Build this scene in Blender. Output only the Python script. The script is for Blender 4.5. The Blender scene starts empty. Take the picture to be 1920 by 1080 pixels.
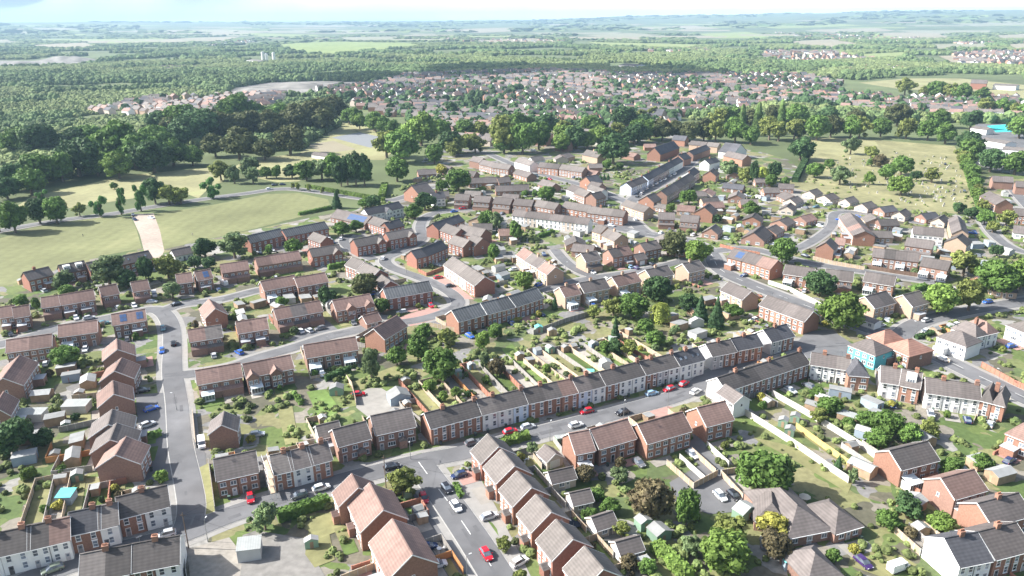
import bpy, math, random
from mathutils import Matrix, Vector
from mathutils.noise import noise as mnoise
import numpy as np
R = math.radians
rnd = random.Random(7)
S = bpy.context.scene
# ---------------------------------------------------------------- camera
H, F, PITCH, ROLL = 105.0, 1400.0, 19.73, -0.5
CAM = Matrix.Rotation(R(90-PITCH), 3, 'X') @ Matrix.Rotation(R(ROLL), 3, 'Z')
cd = bpy.data.cameras.new('camera'); cam = bpy.data.objects.new('camera', cd); S.collection.objects.link(cam)
cam.matrix_world = Matrix.Translation((0, 0, H)) @ CAM.to_4x4()
cd.sensor_width = 36; cd.lens = 36*F/1920; cd.clip_start = 1; cd.clip_end = 90000
S.camera = cam
# ---------------------------------------------------------------- light
SUN_EL, SUN_AZ = 36, -86       # azimuth from +Y, clockwise
W = bpy.data.worlds.new('World'); S.world = W; W.use_nodes = True
nt = W.node_tree; bg = nt.nodes['Background']
sky = nt.nodes.new('ShaderNodeTexSky'); sky.sky_type = 'NISHITA'; sky.sun_disc = False
sky.sun_elevation = R(SUN_EL); sky.sun_rotation = R(SUN_AZ); sky.altitude = 100; sky.dust_density = 3.0; sky.air_density = 1.0; sky.ozone_density = 1.0
hs = nt.nodes.new('ShaderNodeHueSaturation'); hs.inputs['Saturation'].default_value = .85; nt.links.new(sky.outputs[0], hs.inputs['Color']); nt.links.new(hs.outputs[0], bg.inputs[0]); bg.inputs[1].default_value = 0.1
sl = bpy.data.lights.new('sun', 'SUN'); sl.energy = 5.0; sl.angle = R(0.6); sl.color = (1, .975, .93)
so = bpy.data.objects.new('sun', sl); S.collection.objects.link(so)
sd = Vector((math.sin(R(SUN_AZ))*math.cos(R(SUN_EL)), math.cos(R(SUN_AZ))*math.cos(R(SUN_EL)), math.sin(R(SUN_EL))))
so.rotation_euler = sd.to_track_quat('Z', 'Y').to_euler(); so.location = (0, 0, 300)
S.view_settings.view_transform = 'Standard'; S.view_settings.look = 'None'
S.view_settings.exposure = 1.2; S.view_settings.gamma = 1
S.cycles.max_bounces = 5; S.cycles.volume_bounces = 0; S.cycles.diffuse_bounces = 2; S.cycles.transparent_max_bounces = 6
S.cycles.use_denoising = True

# ---------------------------------------------------------------- pixel <-> ground
def g(px, py, z=0.0):
    d = CAM @ Vector(((px-960)/F, (540-py)/F, -1))
    t = (H-z)/max(-d.z, 1e-4)
    return Vector((d.x*t, d.y*t, z))
CI = CAM.transposed()
def proj(p):
    q = CI @ (Vector(p)-Vector((0, 0, H)))
    if q.z > -1: return (-9e3, 9e3)
    return (960+F*q.x/-q.z, 540-F*q.y/-q.z)
def ppm(p):                                   # photo pixels per metre at p
    q = CI @ (Vector(p)-Vector((0, 0, H))); return F/max(1, -q.z)
col = S.collection
def link(o, parent=None):
    col.objects.link(o)
    if parent is not None: o.parent = parent
    return o

# ---------------------------------------------------------------- materials
MATS = {}
def pm(name, color, rough=.85, spec=.25, metal=0, var=.12, scale=.6, var2=0, scale2=.05, objvar=.0, bump=0, coord='world', col2=None, island=0, transl=0, stripes=None):
    if name in MATS: return MATS[name]
    m = bpy.data.materials.new(name); m.use_nodes = True; MATS[name] = m
    t = m.node_tree; L = t.links; N = t.nodes; b = N['Principled BSDF']
    b.inputs['Roughness'].default_value = rough; b.inputs['Specular IOR Level'].default_value = spec; b.inputs['Metallic'].default_value = metal
    geo = N.new('ShaderNodeNewGeometry'); tc = N.new('ShaderNodeTexCoord')
    vec = geo.outputs['Position'] if coord == 'world' else tc.outputs['Object']
    rgb = N.new('ShaderNodeRGB'); rgb.outputs[0].default_value = (*color, 1); cur = rgb.outputs[0]
    def noise(sc, det=3):
        n = N.new('ShaderNodeTexNoise'); n.inputs['Scale'].default_value = sc; n.inputs['Detail'].default_value = det; L.new(vec, n.inputs['Vector']); return n.outputs['Fac']
    def mul(fac, amt, cur, lo=None):
        mr = N.new('ShaderNodeMapRange'); mr.inputs[1].default_value = .25 if lo is None else lo; mr.inputs[2].default_value = .75 if lo is None else 1-lo
        mr.inputs[3].default_value = 1-amt; mr.inputs[4].default_value = 1+amt; L.new(fac, mr.inputs[0])
        vm = N.new('ShaderNodeVectorMath'); vm.operation = 'SCALE'; L.new(cur, vm.inputs[0]); L.new(mr.outputs[0], vm.inputs['Scale']); return vm.outputs[0]
    if col2:
        mx = N.new('ShaderNodeMix'); mx.data_type = 'RGBA'; f = noise(scale2, 4)
        mr = N.new('ShaderNodeMapRange'); mr.inputs[1].default_value = .85; mr.inputs[2].default_value = .58; L.new(f, mr.inputs[0]); L.new(mr.outputs[0], mx.inputs[0])
        L.new(cur, mx.inputs[6]); mx.inputs[7].default_value = (*col2, 1); cur = mx.outputs[2]
    if var: cur = mul(noise(scale), var, cur)
    if var2 : cur = mul(noise(scale2, 2), var2, cur)
    if stripes:                                # (axis, metres, amount): tile courses or mowing lanes
        for ax, per, amt in stripes:
            sp = N.new('ShaderNodeSeparateXYZ'); L.new(vec, sp.inputs[0])
            w = N.new('ShaderNodeMath'); w.operation = 'MULTIPLY'; L.new(sp.outputs[ax], w.inputs[0]); w.inputs[1].default_value = 2*math.pi/per
            s = N.new('ShaderNodeMath'); s.operation = 'SINE'; L.new(w.outputs[0], s.inputs[0])
            mr = N.new('ShaderNodeMapRange'); mr.inputs[1].default_value = -1; mr.inputs[2].default_value = 1; mr.inputs[3].default_value = 0; mr.inputs[4].default_value = 1; L.new(s.outputs[0], mr.inputs[0])
            cur = mul(mr.outputs[0], amt, cur, lo=0)
    if objvar:
        oi = N.new('ShaderNodeObjectInfo'); cur = mul(oi.outputs['Random'], objvar, cur, lo=0)
    if island: cur = mul(geo.outputs['Random Per Island'], island, cur, lo=0)
    L.new(cur, b.inputs['Base Color'])
    if bump:
        bp = N.new('ShaderNodeBump'); bp.inputs['Strength'].default_value = 1; bp.inputs['Distance'].default_value = bump; L.new(noise(scale, 4), bp.inputs['Height']); L.new(bp.outputs[0], b.inputs['Normal'])
    if transl:
        tr = N.new('ShaderNodeBsdfTranslucent'); L.new(cur, tr.inputs[0]); ms = N.new('ShaderNodeMixShader'); ms.inputs[0].default_value = transl
        L.new(b.outputs[0], ms.inputs[1]); L.new(tr.outputs[0], ms.inputs[2]); L.new(ms.outputs[0], N['Material Output'].inputs[0])
    return m

WALL = {'B': pm('brick_orange', (.31, .17, .122), var=.18, scale=2.5, objvar=.16), 'R': pm('brick_red', (.275, .135, .102), var=.17, scale=2.5, objvar=.16),
        'b': pm('brick_brown', (.27, .165, .13), var=.17, scale=2.5, objvar=.2), 'C': pm('brick_sand', (.41, .30, .225), var=.12, scale=2.5, objvar=.06),
        'W': pm('render_white', (.76, .76, .74), var=.05, scale=.7, objvar=.05), 'G': pm('render_grey', (.42, .42, .43), var=.06, scale=.7),
        'L': pm('render_pale_blue', (.60, .68, .80), var=.04, scale=.7), 'T': pm('render_turquoise', (.14, .50, .60), var=.1, scale=.7),
        'P': pm('pebbledash', (.50, .43, .37), var=.1, scale=3)}
WNAME = {'B': 'orange brick', 'R': 'red brick', 'b': 'brown brick', 'C': 'sandy brick', 'W': 'white rendered', 'G': 'grey rendered', 'L': 'pale blue', 'T': 'turquoise painted', 'P': 'pebbledashed'}
def roofm(n, c, v=.12, st=((2, .38, .10), (0, 1.15, .05))): return pm(n, c, rough=.8, var=v, scale=.8, var2=.16, scale2=.3, objvar=.2, coord='obj', stripes=st)
ROOF = {'k': roofm('roof_slate', (.085, .085, .095)), 'g': roofm('roof_grey', (.152, .136, .127)), 't': roofm('roof_tan', (.225, .15, .128)),
        'n': roofm('roof_brown', (.135, .118, .112)), 'd': roofm('roof_dark_brown', (.098, .088, .084)), 'r': roofm('roof_terracotta', (.34, .19, .145)), 's': roofm('roof_ribbed_grey', (.125, .13, .135), st=((0, 1.1, .22), (2, .4, .06)))}
RNAME = {'k': 'dark slate roof', 'g': 'grey tiled roof', 't': 'tan tiled roof', 'n': 'brown tiled roof', 'd': 'dark brown roof', 'r': 'terracotta roof', 's': 'ribbed dark roof'}
M_white = pm('white_upvc', (.80, .80, .79), rough=.5, var=.02)
M_glass = pm('window_glass', (.12, .14, .17), rough=.08, spec=.9, var=.5, scale=1.1, objvar=.7)
M_door = pm('door_paint', (.35, .33, .33), rough=.5, var=.05, objvar=.85)
M_pot = pm('chimney_pot', (.45, .22, .14), var=.1)
M_lead = pm('lead_flat_roof', (.36, .37, .39), var=.12, objvar=.2)
M_solar = pm('solar_glass', (.07, .12, .24), rough=.12, spec=.9, var=.05)
M_conc = pm('concrete', (.28, .265, .24), var=.12, scale=.5, var2=.12, scale2=.08)
M_tar = pm('asphalt', (.158, .158, .162), var=.16, scale=.22, var2=.16, scale2=.045, col2=(.138, .138, .143))
M_pave = pm('pavement', (.27, .26, .245), var=.1, scale=.5, var2=.08)
M_kerb = pm('kerb_stone', (.40, .39, .37), var=.15, scale=1)
M_patch = pm('tarmac_repair', (.115, .115, .12), var=.1)
M_line = pm('road_paint', (.62, .62, .60), var=.15, scale=1)
M_field = pm('dry_grass', (.205, .20, .098), var=.14, scale=.3, var2=.22, scale2=.022, col2=(.172, .18, .083), stripes=((0, 7, .04),))
M_lawn = pm('lawn', (.11, .165, .045), var=.2, scale=.5, var2=.3, scale2=.07, objvar=.25)
M_lawn2 = pm('dry_lawn', (.20, .195, .09), var=.2, scale=.5, var2=.2, scale2=.07, objvar=.15)
M_patio = pm('patio', (.30, .275, .24), var=.2, scale=.8, objvar=.25)
M_straw = pm('stubble', (.27, .24, .17), var=.08, scale=.05, var2=.15, scale2=.01)
M_dirt = pm('gravel', (.36, .30, .25), var=.16, scale=.6, var2=.15)
M_quarry = pm('quarry_spoil', (.20, .19, .175), var=.4, scale=.04, var2=.2, scale2=.01)

def patchwork(name, cols, cell):
    m = pm(name, (.2, .2, .1), var=.22, scale=.8, var2=.2, scale2=.06); t = m.node_tree; L, N = t.links, t.nodes
    geo = N.new('ShaderNodeNewGeometry'); mp = N.new('ShaderNodeMapping'); mp.inputs['Rotation'].default_value = (0, 0, .3); L.new(geo.outputs['Position'], mp.inputs[0])
    nz = N.new('ShaderNodeTexNoise'); nz.inputs['Scale'].default_value = .12; L.new(mp.outputs[0], nz.inputs['Vector']); va = N.new('ShaderNodeVectorMath'); va.operation = 'SCALE'; L.new(nz.outputs['Color'], va.inputs[0]); va.inputs['Scale'].default_value = 7
    vb = N.new('ShaderNodeVectorMath'); L.new(mp.outputs[0], vb.inputs[0]); L.new(va.outputs[0], vb.inputs[1])
    v = N.new('ShaderNodeTexVoronoi'); v.distance = 'MANHATTAN'; v.inputs['Scale'].default_value = 1/cell; L.new(vb.outputs[0], v.inputs['Vector'])
    r = N.new('ShaderNodeValToRGB'); r.color_ramp.interpolation = 'CONSTANT'; sp = N.new('ShaderNodeSeparateColor'); L.new(v.outputs['Color'], sp.inputs[0]); L.new(sp.outputs[0], r.inputs[0])
    el = r.color_ramp.elements
    while len(el) < len(cols): el.new(.5)
    for i, c in enumerate(cols): el[i].position = i/len(cols); el[i].color = (*c, 1)
    old = [n for n in N if n.type == 'RGB'][0]
    for l in list(old.outputs[0].links): L.new(r.outputs[0], l.to_socket)
    return m
# ---------------------------------------------------------------- mesh helpers
class MB:
    def __init__(s): s.v = []; s.f = []; s.m = []
    def quad(s, pts, mi=0):
        n = len(s.v); s.v += [tuple(p) for p in pts]; s.f.append(tuple(range(n, n+len(pts)))); s.m.append(mi)
    def box(s, x0, y0, z0, x1, y1, z1, mi=0, bottom=True):
        n = len(s.v); s.v += [(x0, y0, z0), (x1, y0, z0), (x1, y1, z0), (x0, y1, z0), (x0, y0, z1), (x1, y0, z1), (x1, y1, z1), (x0, y1, z1)]
        fs = [(0, 1, 5, 4), (1, 2, 6, 5), (2, 3, 7, 6), (3, 0, 4, 7), (4, 5, 6, 7)] + ([(3, 2, 1, 0)] if bottom else [])
        for f in fs: s.f.append(tuple(n+i for i in f)); s.m.append(mi)
    def prism(s, poly, axis, a, b, mi=0):       # poly of (u,z) extruded along x ('x': u=y) or y ('y': u=x)
        n = len(s.v); k = len(poly)
        for t in (a, b):
            for u, z in poly: s.v.append((t, u, z) if axis == 'x' else (u, t, z))
        s.f.append(tuple(n+i for i in range(k))[::-1]); s.f.append(tuple(n+k+i for i in range(k))); s.m += [mi, mi]
        for i in range(k):
            j = (i+1) % k; s.f.append((n+i, n+j, n+k+j, n+k+i)); s.m.append(mi)
    def tube(s, p0, p1, r0, r1, n=6, mi=0):
        p0, p1 = Vector(p0), Vector(p1); d = (p1-p0).normalized(); a = d.orthogonal().normalized(); b = d.cross(a); k = len(s.v)
        for p, r in ((p0, r0), (p1, r1)):
            for i in range(n):
                t = 2*math.pi*i/n; s.v.append(tuple(p+a*math.cos(t)*r+b*math.sin(t)*r))
        for i in range(n): s.f.append((k+i, k+(i+1) % n, k+n+(i+1) % n, k+n+i)); s.m.append(mi)
        s.f.append(tuple(k+n+i for i in range(n))); s.m.append(mi)
    def mesh(s, name, mats):
        me = bpy.data.meshes.new(name); me.from_pydata(s.v, [], s.f)
        for m in (mats if isinstance(mats, (list, tuple)) else [mats]): me.materials.append(m)
        me.polygons.foreach_set('material_index', s.m); me.update(); return me
    def obj(s, name, mats, parent=None, loc=None):
        o = bpy.data.objects.new(name, s.mesh(name, mats)); link(o, parent)
        if loc is not None: o.location = loc
        return o
def inst(name, me, parent=None, loc=(0, 0, 0), rz=0, mat=None, sc=None):
    o = bpy.data.objects.new(name, me); link(o, parent); o.location = loc
    if rz: o.rotation_euler = (0, 0, rz)
    if sc is not None: o.scale = sc
    if mat is not None:
        o.material_slots[0].link = 'OBJECT'; o.material_slots[0].material = mat
    return o
REG = []       # (object, base label, place phrase or None, category, group)
def reg(o, base, cat, place=None, group=None, pos=None):
    o['category'] = cat
    if group: o['group'] = group
    REG.append((o, base, place, Vector(pos) if pos is not None else o.matrix_basis.translation.copy())); return o
def empty(name, loc, rz=0):
    o = bpy.data.objects.new(name, None); o.empty_display_size = 1; link(o); o.location = loc; o.rotation_euler = (0, 0, rz); return o
SHN_ = [0]
def sheet(name, pts, mat, z, kind='structure', px=True):
    SHN_[0] += 1; z += (SHN_[0] % 13)*.0035
    P = [g(x, y, 0) for x, y in pts] if px else pts
    a = sum(P[i].x*P[(i+1) % len(P)].y-P[(i+1) % len(P)].x*P[i].y for i in range(len(P)))
    if a < 0: P = P[::-1]
    me = bpy.data.meshes.new(name); me.from_pydata([(p.x, p.y, z) for p in P], [], [tuple(range(len(P)))]); me.materials.append(mat)
    o = link(bpy.data.objects.new(name, me)); o['kind'] = kind; return o
OCC = []      # house rectangles for placement tests: (cx,cy,ux,uy,hl,hd)
ROADS = []    # (polyline, halfwidth)
def hit_house(p, pad=.3, big=0):
    for i, (cx, cy, ux, uy, hl, hd) in enumerate(OCC):
        if hl < big: continue
        dx, dy = p[0]-cx, p[1]-cy
        if abs(dx)+abs(dy) > 60: continue
        if abs(dx*ux+dy*uy) < hl+pad and abs(-dx*uy+dy*ux) < hd+pad: return True
    return False
def hit_road(p, pad=.5):
    for pl, hw, bb in ROADS:
        if p[0] < bb[0]-hw-pad or p[0] > bb[2]+hw+pad or p[1] < bb[1]-hw-pad or p[1] > bb[3]+hw+pad: continue
        for a, b in zip(pl, pl[1:]):
            dx, dy = b.x-a.x, b.y-a.y; L2 = dx*dx+dy*dy or 1
            t = max(0, min(1, ((p[0]-a.x)*dx+(p[1]-a.y)*dy)/L2)); qx, qy = a.x+dx*t-p[0], a.y+dy*t-p[1]
            if qx*qx+qy*qy < (hw+pad)**2: return True
    return False
def smooth(P, it=2):
    for _ in range(it):
        Q = [P[0]]
        for a, b in zip(P, P[1:]): Q += [a*.75+b*.25, a*.25+b*.75]
        P = Q+[P[-1]]
    return P
def ribbon(name, P, w, mat, z):
    mb = MB(); L = []; Rr = []
    for i, p in enumerate(P):
        d = (P[min(i+1, len(P)-1)]-P[max(i-1, 0)]); d.z = 0; d.normalize(); n = Vector((-d.y, d.x, 0))
        L.append(p+n*w/2); Rr.append(p-n*w/2)
    for i in range(len(P)-1):
        mb.quad([(q.x, q.y, z) for q in (Rr[i], Rr[i+1], L[i+1], L[i])])
    o = mb.obj(name, mat); o['kind'] = 'structure'; return o
ROADZ = [0.10]
def road(pts, w=6.0, pave=1.8, line=False, name='road'):
    P = smooth([g(x, y) for x, y in pts]); hw = w/2+pave
    xs = [p.x for p in P]; ys = [p.y for p in P]
    ROADS.append((P, hw, (min(xs), min(ys), max(xs), max(ys))))
    z = ROADZ[0]; ROADZ[0] += .004
    if pave: ribbon('pavement', P, w+2*pave, M_pave, z-.05)
    if pave: ribbon('kerb', P, w+.45, M_kerb, z)
    ribbon(name, P, w, M_tar, z+.08)
    ar_ = random.Random(int(z*1e5)); pb = MB()
    for a, b in zip(P, P[1:]):
        if ar_.random() < .35:
            d = (b-a).normalized(); n = Vector((-d.y, d.x, 0)); c = a.lerp(b, ar_.random())+n*ar_.uniform(-w*.3, w*.3); l_, h_ = ar_.uniform(.5, 3.5), ar_.uniform(.25, .9); c.z = z+.084+.0015*len(pb.f)
            pb.quad([c-d*l_-n*h_, c+d*l_-n*h_, c+d*l_+n*h_, c-d*l_+n*h_])
    if pb.f: o = pb.obj('road_patch', M_patch); o['kind'] = 'structure'
    if line:
        acc = 0; mb = MB()
        for a, b in zip(P, P[1:]):
            Ls = (b-a).length; d = (b-a).normalized(); n = Vector((-d.y, d.x, 0)); t = 0
            while t < Ls:
                e = min(Ls, t+4)
                if int((acc+t)/6) % 2 == 0:
                    p, q = a+d*t, a+d*e; mb.quad([(v.x, v.y, z+.17) for v in (p-n*.1, q-n*.1, q+n*.1, p+n*.1)])
                t = e
            acc += Ls
        o = mb.obj('road_marking', M_line); o['kind'] = 'structure'
HAZE = 0.000078
# ---------------------------------------------------------------- shared window and door meshes
def win_mesh(w, h, cols, rows, lintel=False):
    mb = MB(); t = .07; f = .09
    mb.box(-w/2, -t, 0, w/2, 0, f); mb.box(-w/2, -t, h-f, w/2, 0, h)
    for i in range(cols+1):
        x = -w/2+f/2+(w-f)*i/cols; mb.box(x-f/2, -t, f, x+f/2, 0, h-f)
    for j in range(1, rows):
        z = h*j/rows
        for i in range(cols):
            xa = -w/2+f+(w-f)*i/cols; mb.box(xa, -t+.01, z-f/2, xa+(w-f)/cols-f, 0, z+f/2)
    mb.quad([(-w/2+f, -.03, f), (w/2-f, -.03, f), (w/2-f, -.03, h-f), (-w/2+f, -.03, h-f)], 1)
    mb.box(-w/2-.08, -.14, -.09, w/2+.08, 0, 0)
    if lintel: mb.box(-w/2-.12, -.05, h, w/2+.12, 0, h+.26)
    return mb.mesh('window', [M_white, M_glass])
WM = {'s': win_mesh(1.35, 1.15, 2, 1), 'w': win_mesh(2.0, 1.2, 3, 1), 't': win_mesh(1.0, 1.55, 1, 2, True), 'q': win_mesh(.7, .95, 1, 1), 'm': win_mesh(1.1, 1.3, 2, 1), 'f': win_mesh(1.6, 2.05, 2, 1)}
_d = MB(); _d.box(-.45, -.06, 0, .45, 0, 2.0); _d.box(-.53, -.05, 0, -.45, 0, 2.1, 1); _d.box(.45, -.05, 0, .53, 0, 2.1, 1); _d.box(-.45, -.05, 2.0, .45, 0, 2.1, 1); _d.quad([(-.25, -.065, 1.2), (.25, -.065, 1.2), (.25, -.065, 1.75), (-.25, -.065, 1.75)], 2)
DM = _d.mesh('door', [M_door, M_white, M_glass])
_h = MB(); _h.box(-.02, -.12, .95, .02, -.07, 1.1); HM = _h.mesh('handle', M_white)
_c = MB(); _c.box(-.55, -.4, -1.2, .55, .4, 1.05); _c.box(-.62, -.47, 1.05, .62, .47, 1.2)
for i in (-.36, -.12, .12, .36): _c.tube((i, 0, 1.2), (i, 0, 1.6), .11, .09, 6, 1)
CM = {k: _c.mesh('chimney', [WALL[k], M_pot]) for k in 'BRbCW'}
_c = MB(); _c.box(-1.3, -.03, 0, 1.3, 0, 2.05); _c.box(-1.38, -.06, 0, -1.3, 0, 2.13, 1); _c.box(1.3, -.06, 0, 1.38, 0, 2.13, 1); _c.box(-1.3, -.06, 2.05, 1.3, 0, 2.13, 1)
GM = _c.mesh('garage_door', [pm('garage_door_paint', (.7, .7, .7), rough=.5, objvar=.25, stripes=((2, .4, .05),), coord='obj'), M_white])
_a = MB(); _a.tube((0, 0, 0), (0, 0, 1.5), .03, .03, 4); _a.box(-.6, -.02, 1.4, .6, .02, 1.44)
for i in range(-2, 3): _a.box(i*.22-.02, -.3, 1.44, i*.22+.02, .3, 1.47)
AM = _a.mesh('aerial', pm('aerial_metal', (.4, .4, .42), rough=.4, metal=1, var=0))
NEAR = 340.0
M_pole_dark = pm('drainpipe_plastic', (.05, .05, .055), var=0)

def house_unit(M3, org, w, d, eave, rh, wall, roof, style, ends, opts, place, idx, n, hip=0, cat='house', rowgroup=None, label=None):
    """one house: local x along the ridge, y to the back, origin at the front-left corner on the ground"""
    c = org + M3 @ Vector((w/2, d/2, 0)); dist = (c-Vector((0, 0, H))).length; near = dist < NEAR
    nm = {'bungalow': 'bungalow', 'garage': 'garage', 'house': 'house', 'hall': 'brick_hall', 'shed': 'garden_shed'}[cat]
    rt = bpy.data.objects.new(('terraced_house' if (n > 2 and cat == 'house') else nm), None); link(rt); rt.matrix_basis = Matrix.Translation(org) @ M3.to_4x4()
    T = M3
    OCC.append((c.x, c.y, M3[0][0], M3[1][0], w/2, d/2))
    e0, e1 = ends
    # walls with gables
    mb = MB(); t = .12
    if hip:
        mb.box(0, 0, 0, w, d, eave, bottom=False)
    else:
        mb.prism([(0, 0), (d, 0), (d, eave), (d/2, eave+rh), (0, eave)], 'x', 0, w)
    wo = mb.obj('wall', WALL[wall], rt)
    # roof
    mb = MB(); oh = .32; s = rh/(d/2); th = .16
    if hip:
        r = min(d/2, w/2)*.98; a = -oh; zr = eave+rh; ze = eave-s*oh*.6
        P = [(a, a, ze), (w-a, a, ze), (w-a, d-a, ze), (a, d-a, ze)]
        if w >= d: A, B = (r if e0 else -.02, d/2, zr), (w-r if e1 else w+.02, d/2, zr)
        else: A, B = (w/2, r, zr), (w/2, d-r, zr)
        if w >= d:
            mb.quad([P[0], P[1], B, A]); mb.quad([P[2], P[3], A, B]); mb.quad([P[1], P[2], B]); mb.quad([P[3], P[0], A])
        else:
            mb.quad([P[1], P[2], B, A]); mb.quad([P[3], P[0], A, B]); mb.quad([P[0], P[1], A]); mb.quad([P[2], P[3], B])
        mb.box(a, a, ze-.18, w-a, d-a, ze-.004)
        mb.tube(A, B, .13, .13, 6)
    else:
        xa, xb = (-.28 if e0 else 0), (w+.28 if e1 else w)
        lo = eave-s*oh
        mb.prism([(-oh, lo+.03), (d/2, eave+rh+.03), (d/2, eave+rh+.03+th), (-oh, lo+.03+th)], 'x', xa, xb)
        mb.prism([(d/2, eave+rh+.03), (d+oh, lo+.03), (d+oh, lo+.03+th), (d/2, eave+rh+.03+th)], 'x', xa, xb)
        mb.box(xa, d/2-.14, eave+rh+th-.02, xb, d/2+.16, eave+rh+th+.12)
    ro = mb.obj('roof', ROOF[roof], rt)
    if dist < 620:
        if near and not hip:
            for e, x in ((e0, xa-.05), (e1, xb)):
                if e:
                    mb = MB()
                    for (ya, za, yb, zb) in ((-oh, lo, d/2, eave+rh), (d+oh, lo, d/2, eave+rh)):
                        mb.prism([(ya, za-.05), (yb, zb-.05), (yb, zb+th+.06), (ya, za+th+.06)], 'x', x, x+.05)
                    mb.obj('bargeboard', M_white, rt)
        if near:
            mb = MB(); g0 = eave-.05-(s*oh if not hip else .2); mb.box(0, -oh-.12, g0, w, -oh, g0+.13); mb.obj('gutter', M_white, rt)
        chz = eave+rh
        if near and idx < n-1 and cat == 'house':
            mb = MB(); gy = -.06 if (M3.col[1].dot(Vector((0, 1, 0))) > 0) else d+.06; mb.tube((w-.15, gy, .1), (w-.15, gy, eave-.2), .05, .05, 5); mb.obj('drainpipe', M_pole_dark, rt)
        if 'c' in opts or style == 't':
            if style == 't': cx = w-.02 if idx % 2 == 0 else None
            else: cx = w/2 if n == 1 else (w-.6 if idx % 2 == 0 else None)
            if n == 1 and style == 't': cx = w-.7
            if cx is not None and not (idx == n-1 and n > 1 and style == 't' and n % 2 == 0): inst('chimney', CM[wall if wall in 'BRbC' and style != 't' else ('b' if idx % 4 else 'B')], ro, (cx-(.6 if idx == n-1 else 0), d/2+(.0 if style != 't' else .0), chz))
        if ('a' in opts or rnd.random() < .25) and dist < 300 and cat == 'house': inst('aerial', AM, ro, (w*.35, d/2, chz+.1), rz=rnd.uniform(-.5, .5))
    # openings on the faces that can be seen from the camera side
    camd = Vector((0, 0, H))-c; camd.z = 0; camd.normalize()
    ax, ay = T.col[0], T.col[1]
    def put(me, name, face, u, z):
        if face == 'F': return inst(name, me, rt, (u, -.003, z))
        if face == 'B': return inst(name, me, rt, (w-u, d+.003, z), math.pi)
        if face == 'R': return inst(name, me, rt, (w+.003, u, z), math.pi/2)
        return inst(name, me, rt, (-.003, d-u, z), -math.pi/2)
    if dist < 560 and cat != 'shed':
        faces = []
        if -ay.dot(camd) > .12: faces.append('F')
        if ay.dot(camd) > .12: faces.append('B')
        for fc in faces:
            if style == 'g': put(GM, 'garage_door', fc, w/2, 0); continue
            if eave < 3.6:
                k = max(1, int(w/3.4))
                for i in range(k): put(WM['s'], 'window', fc, w*(i+.5)/k-(.6 if k == 1 else 0), .9)
                dd = put(DM, 'door', fc, min(w-.7, w*.5+(.9 if k == 1 else 0)), 0); continue
            k = max(1, int(round(w/(2.5 if style != 't' else 2.4))))
            ty = {'t': 't', 's': 's', 'm': 'm'}.get(style, 's')
            flip = rnd.random() < .5 if style != 't' else idx % 2
            for i in range(k):
                u = w*(i+.5)/k
                put(WM[ty], 'window', fc, u, 2.95 if ty != 't' else 3.0)
                isdoor = (i == (k-1 if flip else 0)) and k > 1
                if isdoor:
                    dd = put(DM, 'door', fc, u, 0.02)
                    if near: inst('handle', HM, dd, (.33, 0, 0))
                else: put(WM['w' if style == 's' and w/k > 2.4 and i % 2 else ('f' if style == 'm' and i % 2 else ty)], 'window', fc, u, .85 if not (style == 'm' and i % 2) else .1)
            if k == 1: put(DM, 'door', fc, w*.22, .02)
        if e0 and -ax.dot(camd) > .15 and eave > 3.6 and style != 't' and rnd.random() < .5: put(WM['q'], 'window', 'L', d*.5, 3.1)
        if e1 and ax.dot(camd) > .15 and eave > 3.6 and style != 't' and rnd.random() < .5: put(WM['q'], 'window', 'R', d*.5, 3.1)
        if cat == 'bungalow' and 'v' in opts:
            for fc, e in (('L', -ax), ('R', ax)):
                if e.dot(camd) > .3:
                    put(WM['w'], 'window', fc, d*.3, .8); put(WM['w'], 'window', fc, d*.72, .8)
        if cat == 'garage':
            for fc, e in (('L', -ax), ('R', ax)):
                if e.dot(camd) > .3 and style == 'e': put(GM, 'garage_door', fc, d/2, 0)
    face = 'F' if -ay.dot(camd) > 0 else 'B'
    def fr(mb, u0, dep, z0, u1, z1, mi=0):        # a box standing out from the camera-side long face
        if face == 'F': mb.box(u0, -dep, z0, u1, -.004, z1, mi)
        else: mb.box(w-u1, d+.004, z0, w-u0, d+dep, z1, mi)
    def slope(mb, u0, u1, dep, z0, z1, mi=0):     # lean-to roof
        poly = [(-dep-.15, z0), (-.004, z1), (-.004, z1+.12), (-dep-.15, z0+.12)]
        if face == 'B': poly = [(d-y, z) for y, z in poly]; mb.prism(poly, 'x', w-u1, w-u0, mi)
        else: mb.prism(poly, 'x', u0, u1, mi)
    if 'P' in opts and (n == 1 or idx % 2 == 0 or n > 6):
        u0 = w*.55; mb = MB(); fr(mb, u0, 1.4, 0, u0+2.0, 2.3); po = mb.obj('porch', WALL[wall], rt)
        mb = MB(); y0, y1 = ((-1.6, -.004) if face == 'F' else (d+.004, d+1.6)); uc = u0+1 if face == 'F' else w-u0-1
        mb.prism([(uc-1.2, 2.3), (uc+1.2, 2.3), (uc, 3.2)], 'y', y0, y1); mb.obj('porch_roof', ROOF[roof], po)
    if 'G' in opts:
        mb = MB(); fr(mb, .1, 1.5, 0, w-.1, 2.3); po = mb.obj('porch', WALL[wall], rt)
        mb = MB(); slope(mb, 0, w, 1.5, 2.3, 3.0); mb.obj('porch_roof', ROOF[roof], po)
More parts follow.
